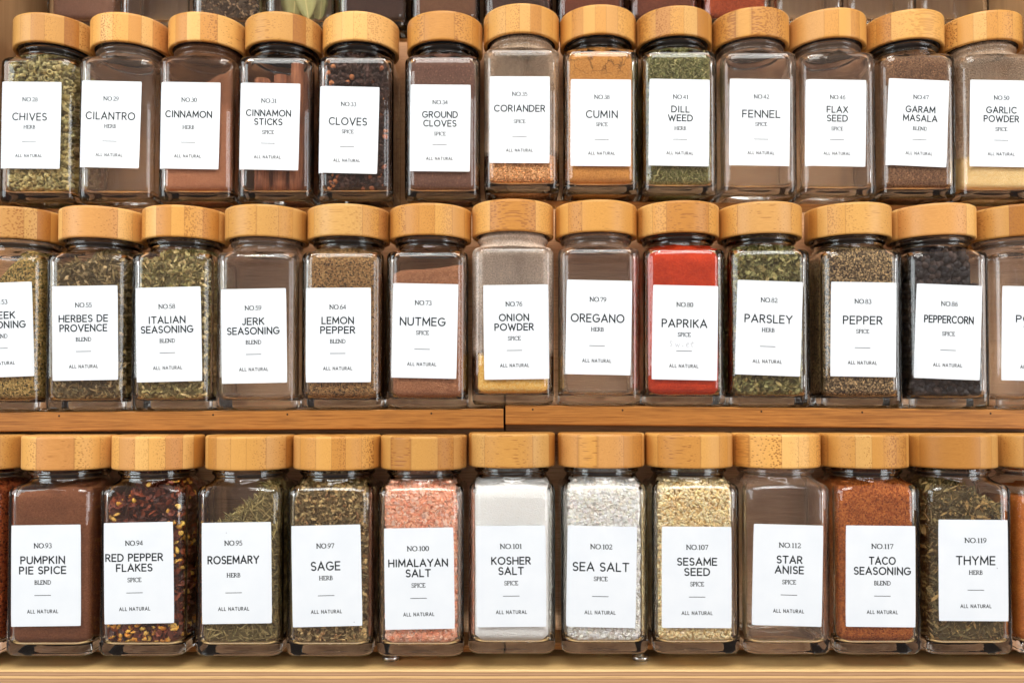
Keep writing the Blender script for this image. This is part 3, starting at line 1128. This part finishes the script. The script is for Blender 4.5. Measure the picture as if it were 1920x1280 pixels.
def make_filling(key, lab):
    if key in POWDERS:
        lv = {'cinnamon': (70, .75, .25, 1.2), 'coriander': (22, .1, .05, .8), 'garlic': (25, -.15, .1, .8), 'greek': (76, .95, .1, 1.0), 'nutmeg': (79, .1, .12, .8),
              'onion': (27, -.15, .1, .8), 'pumpkin': (85, .12, .0, .6), 'turmeric': (80, .0, .0, .6), 'mauve': (88, 0, 0, .3)}.get(key, (88, 0, 0, .4))
        return fill_powder(POWDERS[key], *lv)
    if key == 'chives':
        return fill_pieces(M_LEAF, [(T_TUBE, 1900, ((1.5, 2.3), (1.3, 2.1), (1.4, 3.4)), [(158, 150, 84), (182, 176, 116), (128, 126, 70), (146, 144, 96), (104, 104, 58)])],
                           (52, 48, 24), lab=lab, depth=3.0, core_in=2.8)
    if key == 'cloves':
        return fill_pieces(M_TINT, [(T_CLOVE, 900, ((4.2, 6.0), (3.4, 4.4), (3.4, 4.4)), [(58, 40, 34), (72, 50, 42), (48, 34, 30), (64, 44, 36)]),
                                    (T_BALL, 130, ((1.3, 1.9),) * 3, [(168, 104, 66), (190, 124, 80), (140, 84, 56)])], (34, 22, 18), lab=lab, depth=4.2, core_in=4.2, dmin=1.4)
    if key == 'dill':
        return fill_pieces(M_LEAF, [(T_NEEDLE, 7000, ((1.2, 2.6), (.16, .30), (.16, .30)), [(126, 138, 76), (150, 160, 98), (98, 114, 58), (176, 180, 124)]),
                                    (T_LEAF3, 1800, ((.9, 1.8), (.3, .6), (.4, .6)), [(132, 146, 84), (164, 170, 112), (104, 120, 64)])], (66, 76, 38), lab=lab, depth=1.8)
    if key == 'herbes':
        return fill_pieces(M_LEAF, [(T_LEAF, 2200, ((1.6, 3.4), (.5, 1.0), (.5, .9)), [(120, 108, 70), (158, 142, 96), (96, 88, 58), (142, 128, 78)]),
                                    (T_NEEDLE, 1300, ((2.2, 4.4), (.25, .45), (.25, .45)), [(112, 98, 62), (150, 132, 84), (86, 76, 50)]),
                                    (T_SEED, 260, ((1.4, 2.0), (.8, 1.1), (.8, 1.1)), [(186, 168, 124), (160, 146, 108)])], (58, 48, 28), 84, .35, .0, 1.5, lab=lab)
    if key == 'italian':
        return fill_pieces(M_LEAF, [(T_LEAF3, 4200, ((.9, 2.0), (.5, 1.1), (.5, .9)), [(146, 142, 82), (176, 170, 112), (112, 110, 62), (128, 128, 70), (200, 192, 140)]),
                                    (T_NEEDLE, 900, ((1.4, 2.6), (.2, .35), (.2, .35)), [(160, 140, 84), (120, 104, 62)])], (66, 62, 32), 87, .22, 0, 1.0, lab=lab)
    if key == 'parsley':
        return fill_pieces(M_LEAF, [(T_LEAF3, 3800, ((1.3, 2.6), (.7, 1.5), (.6, 1.1)), [(116, 122, 64), (142, 146, 84), (92, 100, 50), (164, 160, 100), (128, 134, 82)])],
                           (54, 60, 28), lab=lab)
    if key == 'peppercorn':
        return fill_pieces(M_TINT, [(T_BALL2, 1700, ((1.8, 2.3),) * 3, [(36, 33, 34), (46, 41, 41), (30, 28, 30), (58, 46, 42)])], (16, 13, 12), 90, -.35, 0, .8,
                           lab=lab, depth=5.0, core_in=4.4, dmin=2.3, gapfn=lambda x, y, z: ~((x > 11) & (z > 68)))
    if key == 'red_pepper':
        return fill_pieces(M_SEED, [(T_LEAF3, 1900, ((1.8, 3.6), (1.0, 2.0), (.7, 1.4)), [(84, 38, 24), (104, 46, 28), (66, 32, 24), (128, 58, 30)]),
                                    (T_SEED, 900, ((1.5, 2.1), (1.2, 1.6), (1.2, 1.6)), [(232, 168, 62), (214, 140, 44), (240, 188, 90)], lambda z: np.where(z < 16, .95, .22))], (40, 16, 12), 86, .45, 0, 1.5,
                           lab=lab, depth=3.2, core_in=2.6)
    if key == 'rosemary':
        return fill_pieces(M_LEAF, [(T_NEEDLE, 3400, ((3.0, 5.6), (.32, .5), (.32, .5)), [(134, 126, 72), (160, 150, 94), (108, 102, 58), (146, 132, 76)])],
                           (62, 56, 30), 74, .75, 0, 1.4, lab=lab, depth=2.6)
    if key == 'sage':
        return fill_pieces(M_LEAF, [(T_LEAF3, 4400, ((.8, 1.7), (.5, 1.0), (.5, .9)), [(150, 134, 84), (178, 160, 108), (112, 98, 60), (132, 116, 70)]),
                                    (T_SEED, 900, ((1.0, 1.7), (.6, .9), (.6, .9)), [(190, 164, 104), (150, 112, 66), (126, 104, 64)])], (60, 48, 26), lab=lab)
    if key == 'himalayan':
        return fill_pieces(M_SALT, [(T_CRYS, 5200, ((.7, 1.5), (.7, 1.4), (.6, 1.2)), [(248, 182, 150), (246, 172, 138), (249, 194, 166), (240, 158, 124), (250, 206, 184)])],
                           (250, 184, 152), lab=lab, depth=1.2, core_in=1.0, smooth=False)
    if key == 'sea_salt':
        return fill_pieces(M_SALT, [(T_CRYS, 5600, ((.6, 1.3), (.6, 1.25), (.5, 1.0)), [(252, 249, 244), (250, 245, 236), (253, 252, 249), (244, 236, 224)])],
                           (255, 252, 246), lab=lab, depth=1.0, core_in=0.9, smooth=False)
    if key == 'sesame':
        return fill_pieces(M_SEED, [(T_SEED, 6200, ((1.25, 1.5), (.72, .9), (.8, 1.0)), [(248, 226, 178), (244, 216, 162), (250, 232, 190), (238, 204, 146)])],
                           (236, 202, 140), lab=lab, depth=1.4, core_in=1.5, dmin=.3)
    if key == 'thyme':
        return fill_pieces(M_LEAF, [(T_LEAF, 1900, ((2.0, 4.0), (.45, .9), (.5, .8)), [(112, 104, 60), (146, 132, 78), (90, 84, 48), (172, 142, 74)]),
                                    (T_NEEDLE, 2400, ((2.0, 4.2), (.22, .36), (.22, .36)), [(98, 88, 50), (138, 120, 68), (78, 70, 42)])], (44, 38, 20), 83, -.4, 0, 1.4, lab=lab,
                           depth=2.8)
    if key == 'dark_seeds':
        return fill_pieces(M_LEAF, [(T_SEED, 2400, ((1.0, 1.8), (.5, .9), (.5, .9)), [(96, 76, 56), (70, 56, 44), (150, 126, 96), (60, 46, 36)])], (40, 30, 24), lab=None)
    return None


# ------------------------------------------------------------------ the setting: cabinet shelf, sides, back
def structure(name, V, F, mats, fmat=None, smooth=False):
    V = np.array(V, float)
    o = obj(name, mesh_from(name, V, F, mats, smooth=smooth, fmat=fmat), None, (0, 0, ZW))
    o['kind'] = 'structure'
    return o


# heights of the tiers (mm from the camera), left rack / right rack: base + slope * x / 300
TIER = [[(-130.8, 0.0), (-129.6, -0.45)], [(-4.13, 2.09), (-2.22, -2.59)], [(118.36, 1.22), (122.6, -4.0)], [(240.0, 0.0), (241.0, 0.0)]]
YC = [443.5, 467.63, 502.15, 545.0]


def tier_z(r, k, x):
    return TIER[r][k][0] + TIER[r][k][1] * x / 300


# cabinet shelf: veneer top, plywood edge at the front (local z = 0 at its top)
V, F = box(-322.6, 322.6, 422.6, 592, -18, -18, 0, 0, 0.7)
fm = [0] * len(F)
fm[6] = 1
o = obj("cabinet_shelf", mesh_from("cabinet_shelf", V, F, [M_VENEER, M_PLY], smooth=False, fmat=fm), None, (0, 0, ZW - .1375))
o['kind'] = 'structure'
for nm, x0, x1 in (("cabinet_side_wall", -339, -323), ("cabinet_side_wall", 323, 339)):
    V, F = box(x0, x1, 470, 592, -156, -156, 470, 470)
    structure(nm, V, F, M_CAB)
V, F = box(-339, 339, 592.5, 600, -156, -156, 470, 470)
structure("cabinet_back_wall", V, F, M_CAB)


# ------------------------------------------------------------------ the two tiered racks
def rack(k, x0, x1, label, nails, foot_x):
    root = obj("spice_rack", None, None, wpt((x0 + x1) / 2, 470, -137.5))
    root['label'] = label
    root['category'] = 'spice rack'
    root['group'] = 'tiered bamboo spice racks standing side by side'
    cx = (x0 + x1) / 2

    def put(name, y0, y1, zb, zt, bev=0.5, parent=root, mat=M_RACK):
        (b0, b1), (t0, t1) = zb, zt
        V, F = box(x0 - cx, x1 - cx, y0 - 470, y1 - 470, b0 + 137.5, b1 + 137.5, t0 + 137.5, t1 + 137.5, bev)
        return obj(name, mesh_from(name, V, F, mat, smooth=False), parent)
    tz = lambda r, d=0.0: (tier_z(r, k, x0) + d, tier_z(r, k, x1) + d)
    put("shelf_board", 442, 470.5, tz(0, -3.5), tz(0, -0.03))
    m = put("shelf_board", 447, 494.4, tz(1, -10.6), tz(1, -0.03))
    put("shelf_board", 497, 529.0, tz(2, -6.6), tz(2, -0.03))
    put("shelf_board", 537, 577, tz(3, -7.0), tz(3, -0.03))
    put("riser_board", 467.4, 470.4, tz(0, 0.05), tz(1, -10.7), 0.2, mat=M_RISER)
    put("riser_board", 491.4, 494.3, tz(1, 0.05), tz(2, -6.7), 0.2, mat=M_RISER)
    put("riser_board", 526.0, 528.9, tz(2, 0.05), (232.6, 232.6), 0.4, mat=M_RISER if k else M_RISER_SHADED)
    n = 12
    a = np.arange(n) / n * 2 * math.pi
    for nx in nails:
        c = np.stack([np.cos(a) * .55, np.sin(a) * .55], 1)
        zz = tier_z(1, k, nx) - 2.3
        V = np.concatenate([np.c_[c[:, 0], np.full(n, -.06), c[:, 1]], np.c_[c[:, 0], np.full(n, .5), c[:, 1]]])
        i = np.arange(n)
        j = (i + 1) % n
        F = [tuple(range(n))] + [(int(q), int(q) + n, int(w) + n, int(w)) for q, w in zip(i, j)]
        h = obj("nail_head", mesh_from("nail_head", V, F, M_HOLE, smooth=False), m, ((nx - cx) * MM, (447 - 470) * MM, (zz + 137.5) * MM))
    for fx in foot_x:
        prof = [(0.5, 0.0), (4.2, 0.0), (4.5, .3), (4.5, 1.9), (4.2, 2.2), (2.2, 2.3), (2.2, 3.15), (0.3, 3.15)]
        b = np.arange(28) / 28 * 2 * math.pi
        V, F = loft([(np.stack([np.cos(b) * r, np.sin(b) * r], 1), z) for r, z in prof])
        obj("foot", mesh_from("foot", V, F, M_METAL), root, ((fx - cx) * MM, (440.0 - 470) * MM, 0.0))
    return root


rack(0, -321.5, -4.65, "left tiered bamboo rack, its shelf edge ending at the slit in the middle", (-247, -163, -122.5, -44), (-64.5, -300))
rack(1, -3.5, 321.5, "right tiered bamboo rack, its shelf edge slightly higher beyond the slit", (11.3, 60.3, 136, 191, 261), (68.5, 300))

# ------------------------------------------------------------------ the jars
# no, tier, rack, x, base z, label du, v, roll, lines [(text, width mm)], kind, filling, text dx, small type, glass, label sentence, ink specks
S_, H_, B_ = 'SPICE', 'HERB', 'BLEND'
JARS = [
 # bottom tier
 ('', 0, 0, -285.8, -130.81, None, None, 'poultry', 0, 0, ME_GLASS, "red-brown spice jar cut off by the left edge, bottom row", ()),
 ('93', 0, 0, -238.3, -130.81, (-0.03, 41.69, -0.74), ([('PUMPKIN', 22.9), ('PIE SPICE', 24.2)], B_), 'pumpkin', -1.6, 0, ME_GLASS, "jar of brown powder labelled NO.93 PUMPKIN PIE SPICE", ()),
 ('94', 0, 0, -190.6, -130.81, (-0.29, 43.02, -1.18), ([('RED PEPPER', 29.6), ('FLAKES', 18.7)], S_), 'red_pepper', -2.2, 0, ME_GLASS, "jar of dark chilli flakes and yellow seeds labelled NO.94 RED PEPPER FLAKES", ()),
 ('95', 0, 0, -140.9, -130.81, (0.09, 43.01, -0.83), ([('ROSEMARY', 26.5)], H_), 'rosemary', -1.6, 1, ME_GLASS, "jar of olive needles labelled NO.95 ROSEMARY", ((-3.5, 20.5, .16),)),
 ('97', 0, 0, -94.1, -130.81, (-0.7, 41.57, -1.39), ([('SAGE', 15.2)], H_), 'sage', -0.4, 0, ME_GLASS, "jar of crumbled grey-brown leaf labelled NO.97 SAGE", ((14, -23.8, .2),)),
 ('100', 0, 0, -47.4, -130.81, (0.01, 40.2, -0.94), ([('HIMALAYAN', 30.6), ('SALT', 13.0)], S_), 'himalayan', -0.5, 0, ME_GLASS, "jar of coarse pink crystals labelled NO.100 HIMALAYAN SALT", ()),
 ('101', 0, 1, -0.1, -129.59, (-0.34, 40.13, -0.5), ([('KOSHER', 20.3), ('SALT', 13.1)], S_), 'kosher', 0, 0, ME_GLASS, "jar of fine white salt labelled NO.101 KOSHER SALT", ()),
 ('102', 0, 1, 48.0, -129.66, (-2.25, 39.98, 1.14), ([('SEA SALT', 29.0)], S_), 'sea_salt', -0.4, 0, ME_GLASS, "jar of coarse white crystals labelled NO.102 SEA SALT", ()),
 ('107', 0, 1, 95.2, -129.73, (-0.77, 39.78, 0.29), ([('SESAME', 20.6), ('SEED', 13.3)], S_), 'sesame', 0.2, 0, ME_GLASS, "jar of pale yellow seeds labelled NO.107 SESAME SEED", ()),
 ('112', 0, 1, 142.0, -129.8, (-1.05, 40.88, 1.54), ([('STAR', 13.3), ('ANISE', 15.0)], S_), None, 0.8, 0, ME_GLASS, "empty jar labelled NO.112 STAR ANISE", ()),
 ('117', 0, 1, 188.7, -129.87, (-0.18, 40.41, 0.58), ([('TACO', 13.8), ('SEASONING', 29.3)], B_), 'taco', 0.8, 0, ME_GLASS, "jar of orange-brown powder labelled NO.117 TACO SEASONING", ()),
 ('119', 0, 1, 235.7, -129.94, (0.3, 43.5, 0.33), ([('THYME', 20.3)], H_), 'thyme', 1.1, 0, ME_GLASS, "jar of dried sprigs labelled NO.119 THYME", ((11, 1.2, .2),)),
 ('', 0, 1, 283.2, -130.01, None, None, 'turmeric', 0, 0, ME_GLASS, "orange-brown powder jar cut off by the right edge, bottom row", ()),
 # middle tier
 ('53', 1, 0, -280.4, -6.09, (1.7, 44.72, -2.1), ([('GREEK', 17.5), ('SEASONING', 28.7)], B_), 'greek', -0.2, 0, ME_GLASS, "half-seen jar of olive-brown blend labelled NO.53, leftmost of the middle row", ()),
 ('55', 1, 0, -233.6, -5.76, (1.18, 42.72, -0.97), ([('HERBES DE', 27.0), ('PROVENCE', 26.1)], B_), 'herbes', -0.8, 0, ME_GLASS, "jar of mixed dried leaves labelled NO.55 HERBES DE PROVENCE", ()),
 ('58', 1, 0, -186.8, -5.43, (-0.05, 41.64, -1.44), ([('ITALIAN', 20.3), ('SEASONING', 28.7)], B_), 'italian', -0.8, 0, ME_GLASS, "jar of green-yellow flakes labelled NO.58 ITALIAN SEASONING", ()),
 ('59', 1, 0, -140.1, -5.11, (-0.35, 40.48, -1.1), ([('JERK', 12.3), ('SEASONING', 28.7)], B_), None, -0.3, 0, ME_GLASS, "empty jar labelled NO.59 JERK SEASONING", ()),
 ('64', 1, 0, -93.3, -4.78, (-1.24, 40.64, -0.28), ([('LEMON', 17.7), ('PEPPER', 19.1)], B_), 'lemon_pepper', -0.3, 0, ME_GLASS, "jar of speckled tan grains labelled NO.64 LEMON PEPPER", ()),
 ('73', 1, 0, -46.6, -4.46, (-0.91, 42.58, 1.16), ([('NUTMEG', 25.0)], S_), 'nutmeg', -1.2, 0, ME_GLASS, "jar of red-brown powder labelled NO.73 NUTMEG", ()),
 ('76', 1, 1, 0.5, -2.22, (1.89, 39.74, -0.79), ([('ONION', 16.5), ('POWDER', 21.5)], S_), 'onion', -1.2, 0, ME_GLASS_ONION, "dusty jar with little yellow powder labelled NO.76 ONION POWDER", ()),
 ('79', 1, 1, 48.0, -2.63, (-0.81, 42.63, 1.23), ([('OREGANO', 29.3)], H_), None, -0.7, 0, ME_GLASS, "empty jar labelled NO.79 OREGANO", ()),
 ('80', 1, 1, 94.8, -3.04, (-0.62, 40.19, 1.17), ([('PAPRIKA', 24.9)], S_), 'paprika', -0.4, 0, ME_GLASS, "jar of bright red powder labelled NO.80 PAPRIKA with pencilled note", ()),
 ('82', 1, 1, 141.6, -3.44, (-1.75, 43.05, 2.09), ([('PARSLEY', 26.2)], H_), 'parsley', -0.4, 0, ME_GLASS, "jar of green leaf flakes labelled NO.82 PARSLEY", ()),
 ('83', 1, 1, 192.2, -3.88, (-0.86, 42.79, 0.95), ([('PEPPER', 21.6)], S_), 'pepper', -0.5, 0, ME_GLASS, "jar of ground black-and-tan grains labelled NO.83 PEPPER", ()),
 ('86', 1, 1, 239.7, -4.29, (-2.21, 41.88, 2.27), ([('PEPPERCORN', 27.1)], S_), 'peppercorn', 0.1, 1, ME_GLASS, "jar of whole black berries labelled NO.86 PEPPERCORN", ()),
 ('', 1, 1, 286.6, -4.69, (-1.95, 41.29, 1.22), ([('POPPY', 21.0), ('SEED', 12.5)], S_), None, 0, 0, ME_GLASS, "empty jar cut off by the right edge, middle row", ()),
 # upper tier
 ('28', 2, 0, -281.9, 117.22, (-2.13, 45.26, 0.53), ([('CHIVES', 20.5)], H_), 'chives', -0.6, 0, ME_GLASS, "jar of green chopped rings labelled NO.28 CHIVES", ()),
 ('29', 2, 0, -235.1, 117.41, (-1.92, 45.54, 1.34), ([('CILANTRO', 29.3)], H_), None, 0, 0, ME_GLASS, "empty jar labelled NO.29 CILANTRO", ()),
 ('30', 2, 0, -187.6, 117.6, (-2.65, 44.64, 0.97), ([('CINNAMON', 27.7)], H_), 'cinnamon', -0.6, 1, ME_GLASS_BROWN, "jar of cinnamon-brown powder labelled NO.30 CINNAMON", ()),
 ('31', 2, 0, -140.8, 117.79, (-2.4, 43.9, 1.09), ([('CINNAMON', 26.7), ('STICKS', 16.8)], S_), None, -0.6, 0, ME_GLASS, "jar holding rolled bark labelled NO.31 CINNAMON STICKS", ()),
 ('33', 2, 0, -93.3, 117.99, (-3.3, 41.7, 1.41), ([('CLOVES', 22.7)], S_), 'cloves', -0.3, 0, ME_GLASS, "jar of whole dark buds labelled NO.33 CLOVES", ()),
 ('34', 2, 0, -41.4, 118.2, (-0.96, 42.6, 0.48), ([('GROUND', 21.2), ('CLOVES', 19.7)], S_), 'ground_clove', -0.2, 0, ME_GLASS, "jar of dark purple-brown powder labelled NO.34 GROUND CLOVES", ((9, -24.0, .15),)),
 ('35', 2, 1, 5.8, 122.52, (-1.34, 43.19, 0.21), ([('CORIANDER', 30.3)], S_), 'coriander', 0.0, 1, ME_GLASS_HAZE, "mostly empty jar with tan powder labelled NO.35 CORIANDER", ((-4.2, 11.2, .2),)),
 ('38', 2, 1, 53.0, 121.89, (-0.65, 42.03, 0.44), ([('CUMIN', 18.9)], S_), 'cumin', 0.6, 0, ME_GLASS, "jar of cracked mustard-brown powder labelled NO.38 CUMIN", ()),
 ('41', 2, 1, 99.8, 121.27, (-1.21, 42.75, 1.05), ([('DILL', 11.0), ('WEED', 14.8)], H_), 'dill', 0.7, 0, ME_GLASS, "jar of bright green herb labelled NO.41 DILL WEED", ()),
 ('42', 2, 1, 147.1, 120.63, (-1.0, 43.5, 0.88), ([('FENNEL', 22.6)], S_), None, 0.9, 0, ME_GLASS, "empty jar labelled NO.42 FENNEL", ()),
 ('46', 2, 1, 194.1, 120.01, (-3.13, 43.81, 1.1), ([('FLAX', 12.8), ('SEED', 12.5)], S_), None, 0.9, 0, ME_GLASS, "empty jar labelled NO.46 FLAX SEED", ()),
 ('47', 2, 1, 241.4, 119.38, (-2.11, 44.51, 2.6), ([('GARAM', 17.7), ('MASALA', 20.5)], B_), 'garam', 1.4, 0, ME_GLASS, "jar of dark brown grainy powder labelled NO.47 GARAM MASALA", ()),
 ('50', 2, 1, 288.8, 118.74, (-0.78, 44.72, 1.07), ([('GARLIC', 18.1), ('POWDER', 21.0)], S_), 'garlic', 0.6, 0, ME_GLASS_HAZE, "partly filled jar of cream powder labelled NO.50 GARLIC POWDER", ()),
]
TOPROW = [('mauve', "unlabelled jar of pinkish brown powder, leftmost in the cropped top row"), (None, "clear empty jar second from left in the cropped top row"),
          ('dark_seeds', "top-row jar of dark brown speckled seeds"), ('bay', "top-row jar holding pale green bay leaves"),
          ('dark', "top-row jar of dark purplish powder beside the bay leaf jar"), ('brown', "top-row jar of plain brown powder behind the ground cloves lid"),
          ('dark', "top-row jar of dark powder behind the coriander lid"), ('redbrown', "top-row jar of red-brown powder behind the cumin lid"),
          ('redbrown', "top-row jar of red-brown powder behind the dill weed lid"), ('chili', "top-row jar of orange-red chilli powder behind the fennel lid"),
          (None, "clear empty top-row jar behind the flax seed lid"), (None, "clear empty top-row jar behind the garam masala lid"),
          (None, "clear empty jar at the right end of the cropped top row")]
GROUP = 'square glass spice jars with bamboo lids'


def new_jar(x, y, z, label, glass, yaw=0.0):
    root = obj("spice_jar", None, None, wpt(x, y, z), (0, 0, yaw))
    root['label'] = label
    root['category'] = 'spice jar'
    root['group'] = GROUP
    obj("glass_body", glass, root)
    lid = obj("lid", ME_LID, root, (0, 0, 95.0 * MM), (0, 0, random.choice((0, 1, 2, 3)) * math.pi / 2 + random.uniform(-.5, .5)))
    obj("seal_ring", ME_SEAL, lid)
    obj("plug", ME_PLUG, lid)
    return root


def add_filling(root, key, lab, text):
    me = make_filling(key, lab)
    if me is None:
        return
    f = obj("spice_filling", me, root)
    f['kind'] = 'stuff'


stick_jar = None
for (no, r, k, x, z, lab, txt, fill, dx, small, glass, label, specks) in JARS:
    root = new_jar(x, YC[r], tier_z(r, k, x), label, ME_GLASS_EMPTY if (not fill and no != '31') else glass)
    if fill:
        add_filling(root, fill, (lab[0], lab[1]) if lab else None, fill)
    if lab:
        du, v, roll = lab
        pl = obj("paper_label", label_mesh(du, v, roll), root)
        ink = lettering(no, txt[0], txt[1], dx, bool(small), specks)
        obj("lettering", ink.mesh("lettering", du, v, roll, M_INK, 0.15), pl)
        if no == '80':
            pk = Ink()
            yy = (0.5 - .640) * LH
            hand = [[(-7.6, 2.0), (-8.3, 2.6), (-9.0, 2.2), (-8.6, 1.3), (-7.8, .7), (-8.0, -.1), (-9.0, -.2)],
                    [(-5.6, 1.2), (-5.2, -.6), (-4.5, .8), (-3.9, -.7), (-3.2, 1.0)], [(-1.6, -.5), (-1.4, .1), (-1.0, -.4)],
                    [(.9, .3), (2.2, 1.1), (2.0, 1.7), (1.1, 1.3), (.7, .3), (1.2, -.5), (2.4, -.3)], [(4.7, 2.6), (4.0, .4), (4.3, -.4), (5.0, -.3)], [(3.2, 1.3), (5.6, 1.8)]]
            for p_ in hand:
                pk.stroke([(a * .9 + .4 + dx, b * .95 + yy) for a, b in p_], .20, .8)
            obj("handwriting", pk.mesh("handwriting", du, v, roll, M_PENCIL, 0.14), pl)
    if no == '31':
        stick_jar = (x, YC[r], tier_z(r, k, x))

bay_jar = None
for i, (fill, label) in enumerate(TOPROW):
    x = 4.0 + 47.3 * (i - 6)
    k = 0 if x < -4 else 1
    z = tier_z(3, k, x)
    root = new_jar(x, YC[3], z, label, ME_GLASS)
    if fill == 'bay':
        bay_jar = (x, YC[3], z)
    elif fill:
        add_filling(root, fill, None, fill)


# ------------------------------------------------------------------ cinnamon sticks: rolled bark standing in their jar
def quill_mesh(length, rad, seed):
    rg = np.random.default_rng(seed)
    n, m = 30, 10
    t = np.linspace(0, 1, n)
    ang = -2.6 + t * 7.4 + rg.uniform(0, 1)
    rr = rad * (0.62 + 0.38 * np.abs(np.cos(t * math.pi * .9)))
    V = []
    for side in (0, .55):
        for j in range(m + 1):
            zz = length * j / m
            wob = 1 + .05 * math.sin(j * 1.3 + seed) + .03 * rg.normal()
            V.append(np.c_[np.cos(ang) * (rr * wob - side), np.sin(ang) * (rr * wob - side), np.full(n, zz)])
    V = np.concatenate(V)
    F = []
    for s in range(2):
        for j in range(m):
            for i in range(n - 1):
                a = s * (m + 1) * n + j * n + i
                f = (a, a + 1, a + n + 1, a + n)
                F.append(f if s == 0 else f[::-1])
    o = (m + 1) * n
    for j in (0, m):
        for i in range(n - 1):
            a = j * n + i
            F.append((a, o + a, o + a + 1, a + 1) if j == 0 else (a, a + 1, o + a + 1, o + a))
    for j in range(m):
        for i in (0, n - 1):
            a = j * n + i
            F.append((a, a + n, o + a + n, o + a))
    return V, F


def bark_material():
    t = NT("cinnamon_bark")
    v = t.coords((1000, 1000, 1000), 37.0)
    g = t.noise(t.scaled(v, (1.1, 1.1, .05)), 1.0, 4, .6)
    b = t.noise(v, .35, 3, .6)
    col = t.ramp(g, [(.25, lin((98, 56, 36))), (.5, lin((146, 88, 56))), (.75, lin((188, 124, 82)))])
    col = t.mix(t.math('MULTIPLY', b, .5), col, lin((96, 46, 28)))
    return t.out(t.principled(col, .7, .25, t.bump(g, .4, .0005)))


M_BARK = bark_material()
sx_, sy_, sz_ = stick_jar
sticks = [(-8.5, -13.5, 5.4, 68, .0), (1.5, -14.0, 4.9, 71, .02), (11.8, -13.2, 5.2, 78, -.01), (14.2, -2.0, 5.0, 76, .0), (-4, -3.0, 5.2, 70, .02), (6.0, -3.5, 4.8, 73, -.02),
          (14.0, 9.0, 5.0, 74, .0), (3.0, 7.5, 5.2, 72, .0), (-8.0, 8.0, 5.0, 69, .01)]
for i, (px, py, rd, ln, tl) in enumerate(sticks):
    V, F = quill_mesh(ln, rd, i + 3)
    o = obj("cinnamon_stick", mesh_from("cinnamon_stick", V, F, M_BARK), None, (sx_ * MM + px * MM, sy_ * MM + py * MM, sz_ * MM + ZW + 6.4 * MM), (0, tl, i * 1.7))
    o['label'] = "rolled reddish cinnamon stick standing inside the glass jar NO.31"
    o['category'] = 'cinnamon stick'
    o['group'] = 'cinnamon sticks inside their jar'


# ------------------------------------------------------------------ bay leaves in the top-row jar
def bay_mesh(L, W, bend, seed):
    rg = np.random.default_rng(seed)
    n = 14
    V = []
    for th in (0, -.25):
        for i in range(n + 1):
            u = i / n
            w = W * math.sin(math.pi * u ** .85) ** .8 if 0 < u < 1 else 0.05
            for s in (-1, -.5, 0, .5, 1):
                V.append((s * w, th + bend * (u - .5) ** 2 * 4 + .9 * abs(s) ** 2 + .35 * math.sin(u * 17 + s * 2 + seed), u * L))
    F = []
    N = (n + 1) * 5
    for i in range(n):
        for s in range(4):
            a = i * 5 + s
            F.append((a, a + 1, a + 6, a + 5))
            F.append((N + a, N + a + 5, N + a + 6, N + a + 1))
        F.append((i * 5, i * 5 + 5, N + i * 5 + 5, N + i * 5))
        F.append((i * 5 + 4, N + i * 5 + 4, N + i * 5 + 9, i * 5 + 9))
    return np.array(V), F


def bay_material():
    t = NT("bay_leaf_dry")
    v = t.coords((1000, 1000, 1000), 23.0)
    oi = t.n('ShaderNodeObjectInfo')
    x, y, z = sep(t, t.coords((1000, 1000, 1000)))
    g = t.noise(v, .25, 3, .6)
    col = t.ramp(oi.outputs['Random'], [(0, lin((150, 146, 84))), (.5, lin((176, 172, 108))), (1, lin((120, 116, 66)))])
    col = t.mix(t.math('MULTIPLY', g, .4), col, lin((116, 98, 52)))
    rib = t.math('LESS_THAN', t.math('ABSOLUTE', x), .35)
    col = t.mix(rib, col, lin((196, 178, 120)))
    return t.out(t.principled(col, .5, .35))


M_BAY = bay_material()
bx, by, bz = bay_jar
for i, (px, py, L, W, bend, ry, rz) in enumerate([(-6, -13, 60, 8.5, 3.0, .10, .1), (6, -15, 64, 9.0, -2.5, -.18, -.15), (11, -8, 58, 7, 2.0, .05, .5), (-9, -6, 66, 8, 2.5, -.08, -.4),
                                               (0, -4, 62, 9, -2.0, .2, .2), (2, 5, 64, 9, 2.0, -.12, .1)]):
    V, F = bay_mesh(L, W, bend, i)
    o = obj("bay_leaf", mesh_from("bay_leaf", V, F, M_BAY), None, ((bx + px) * MM, (by + py) * MM, (bz + 7) * MM + ZW), (0, ry, rz))
    o['label'] = "pale green dried bay leaf inside a jar of the cropped top row"
    o['category'] = 'bay leaf'
    o['group'] = 'bay leaves inside their jar'
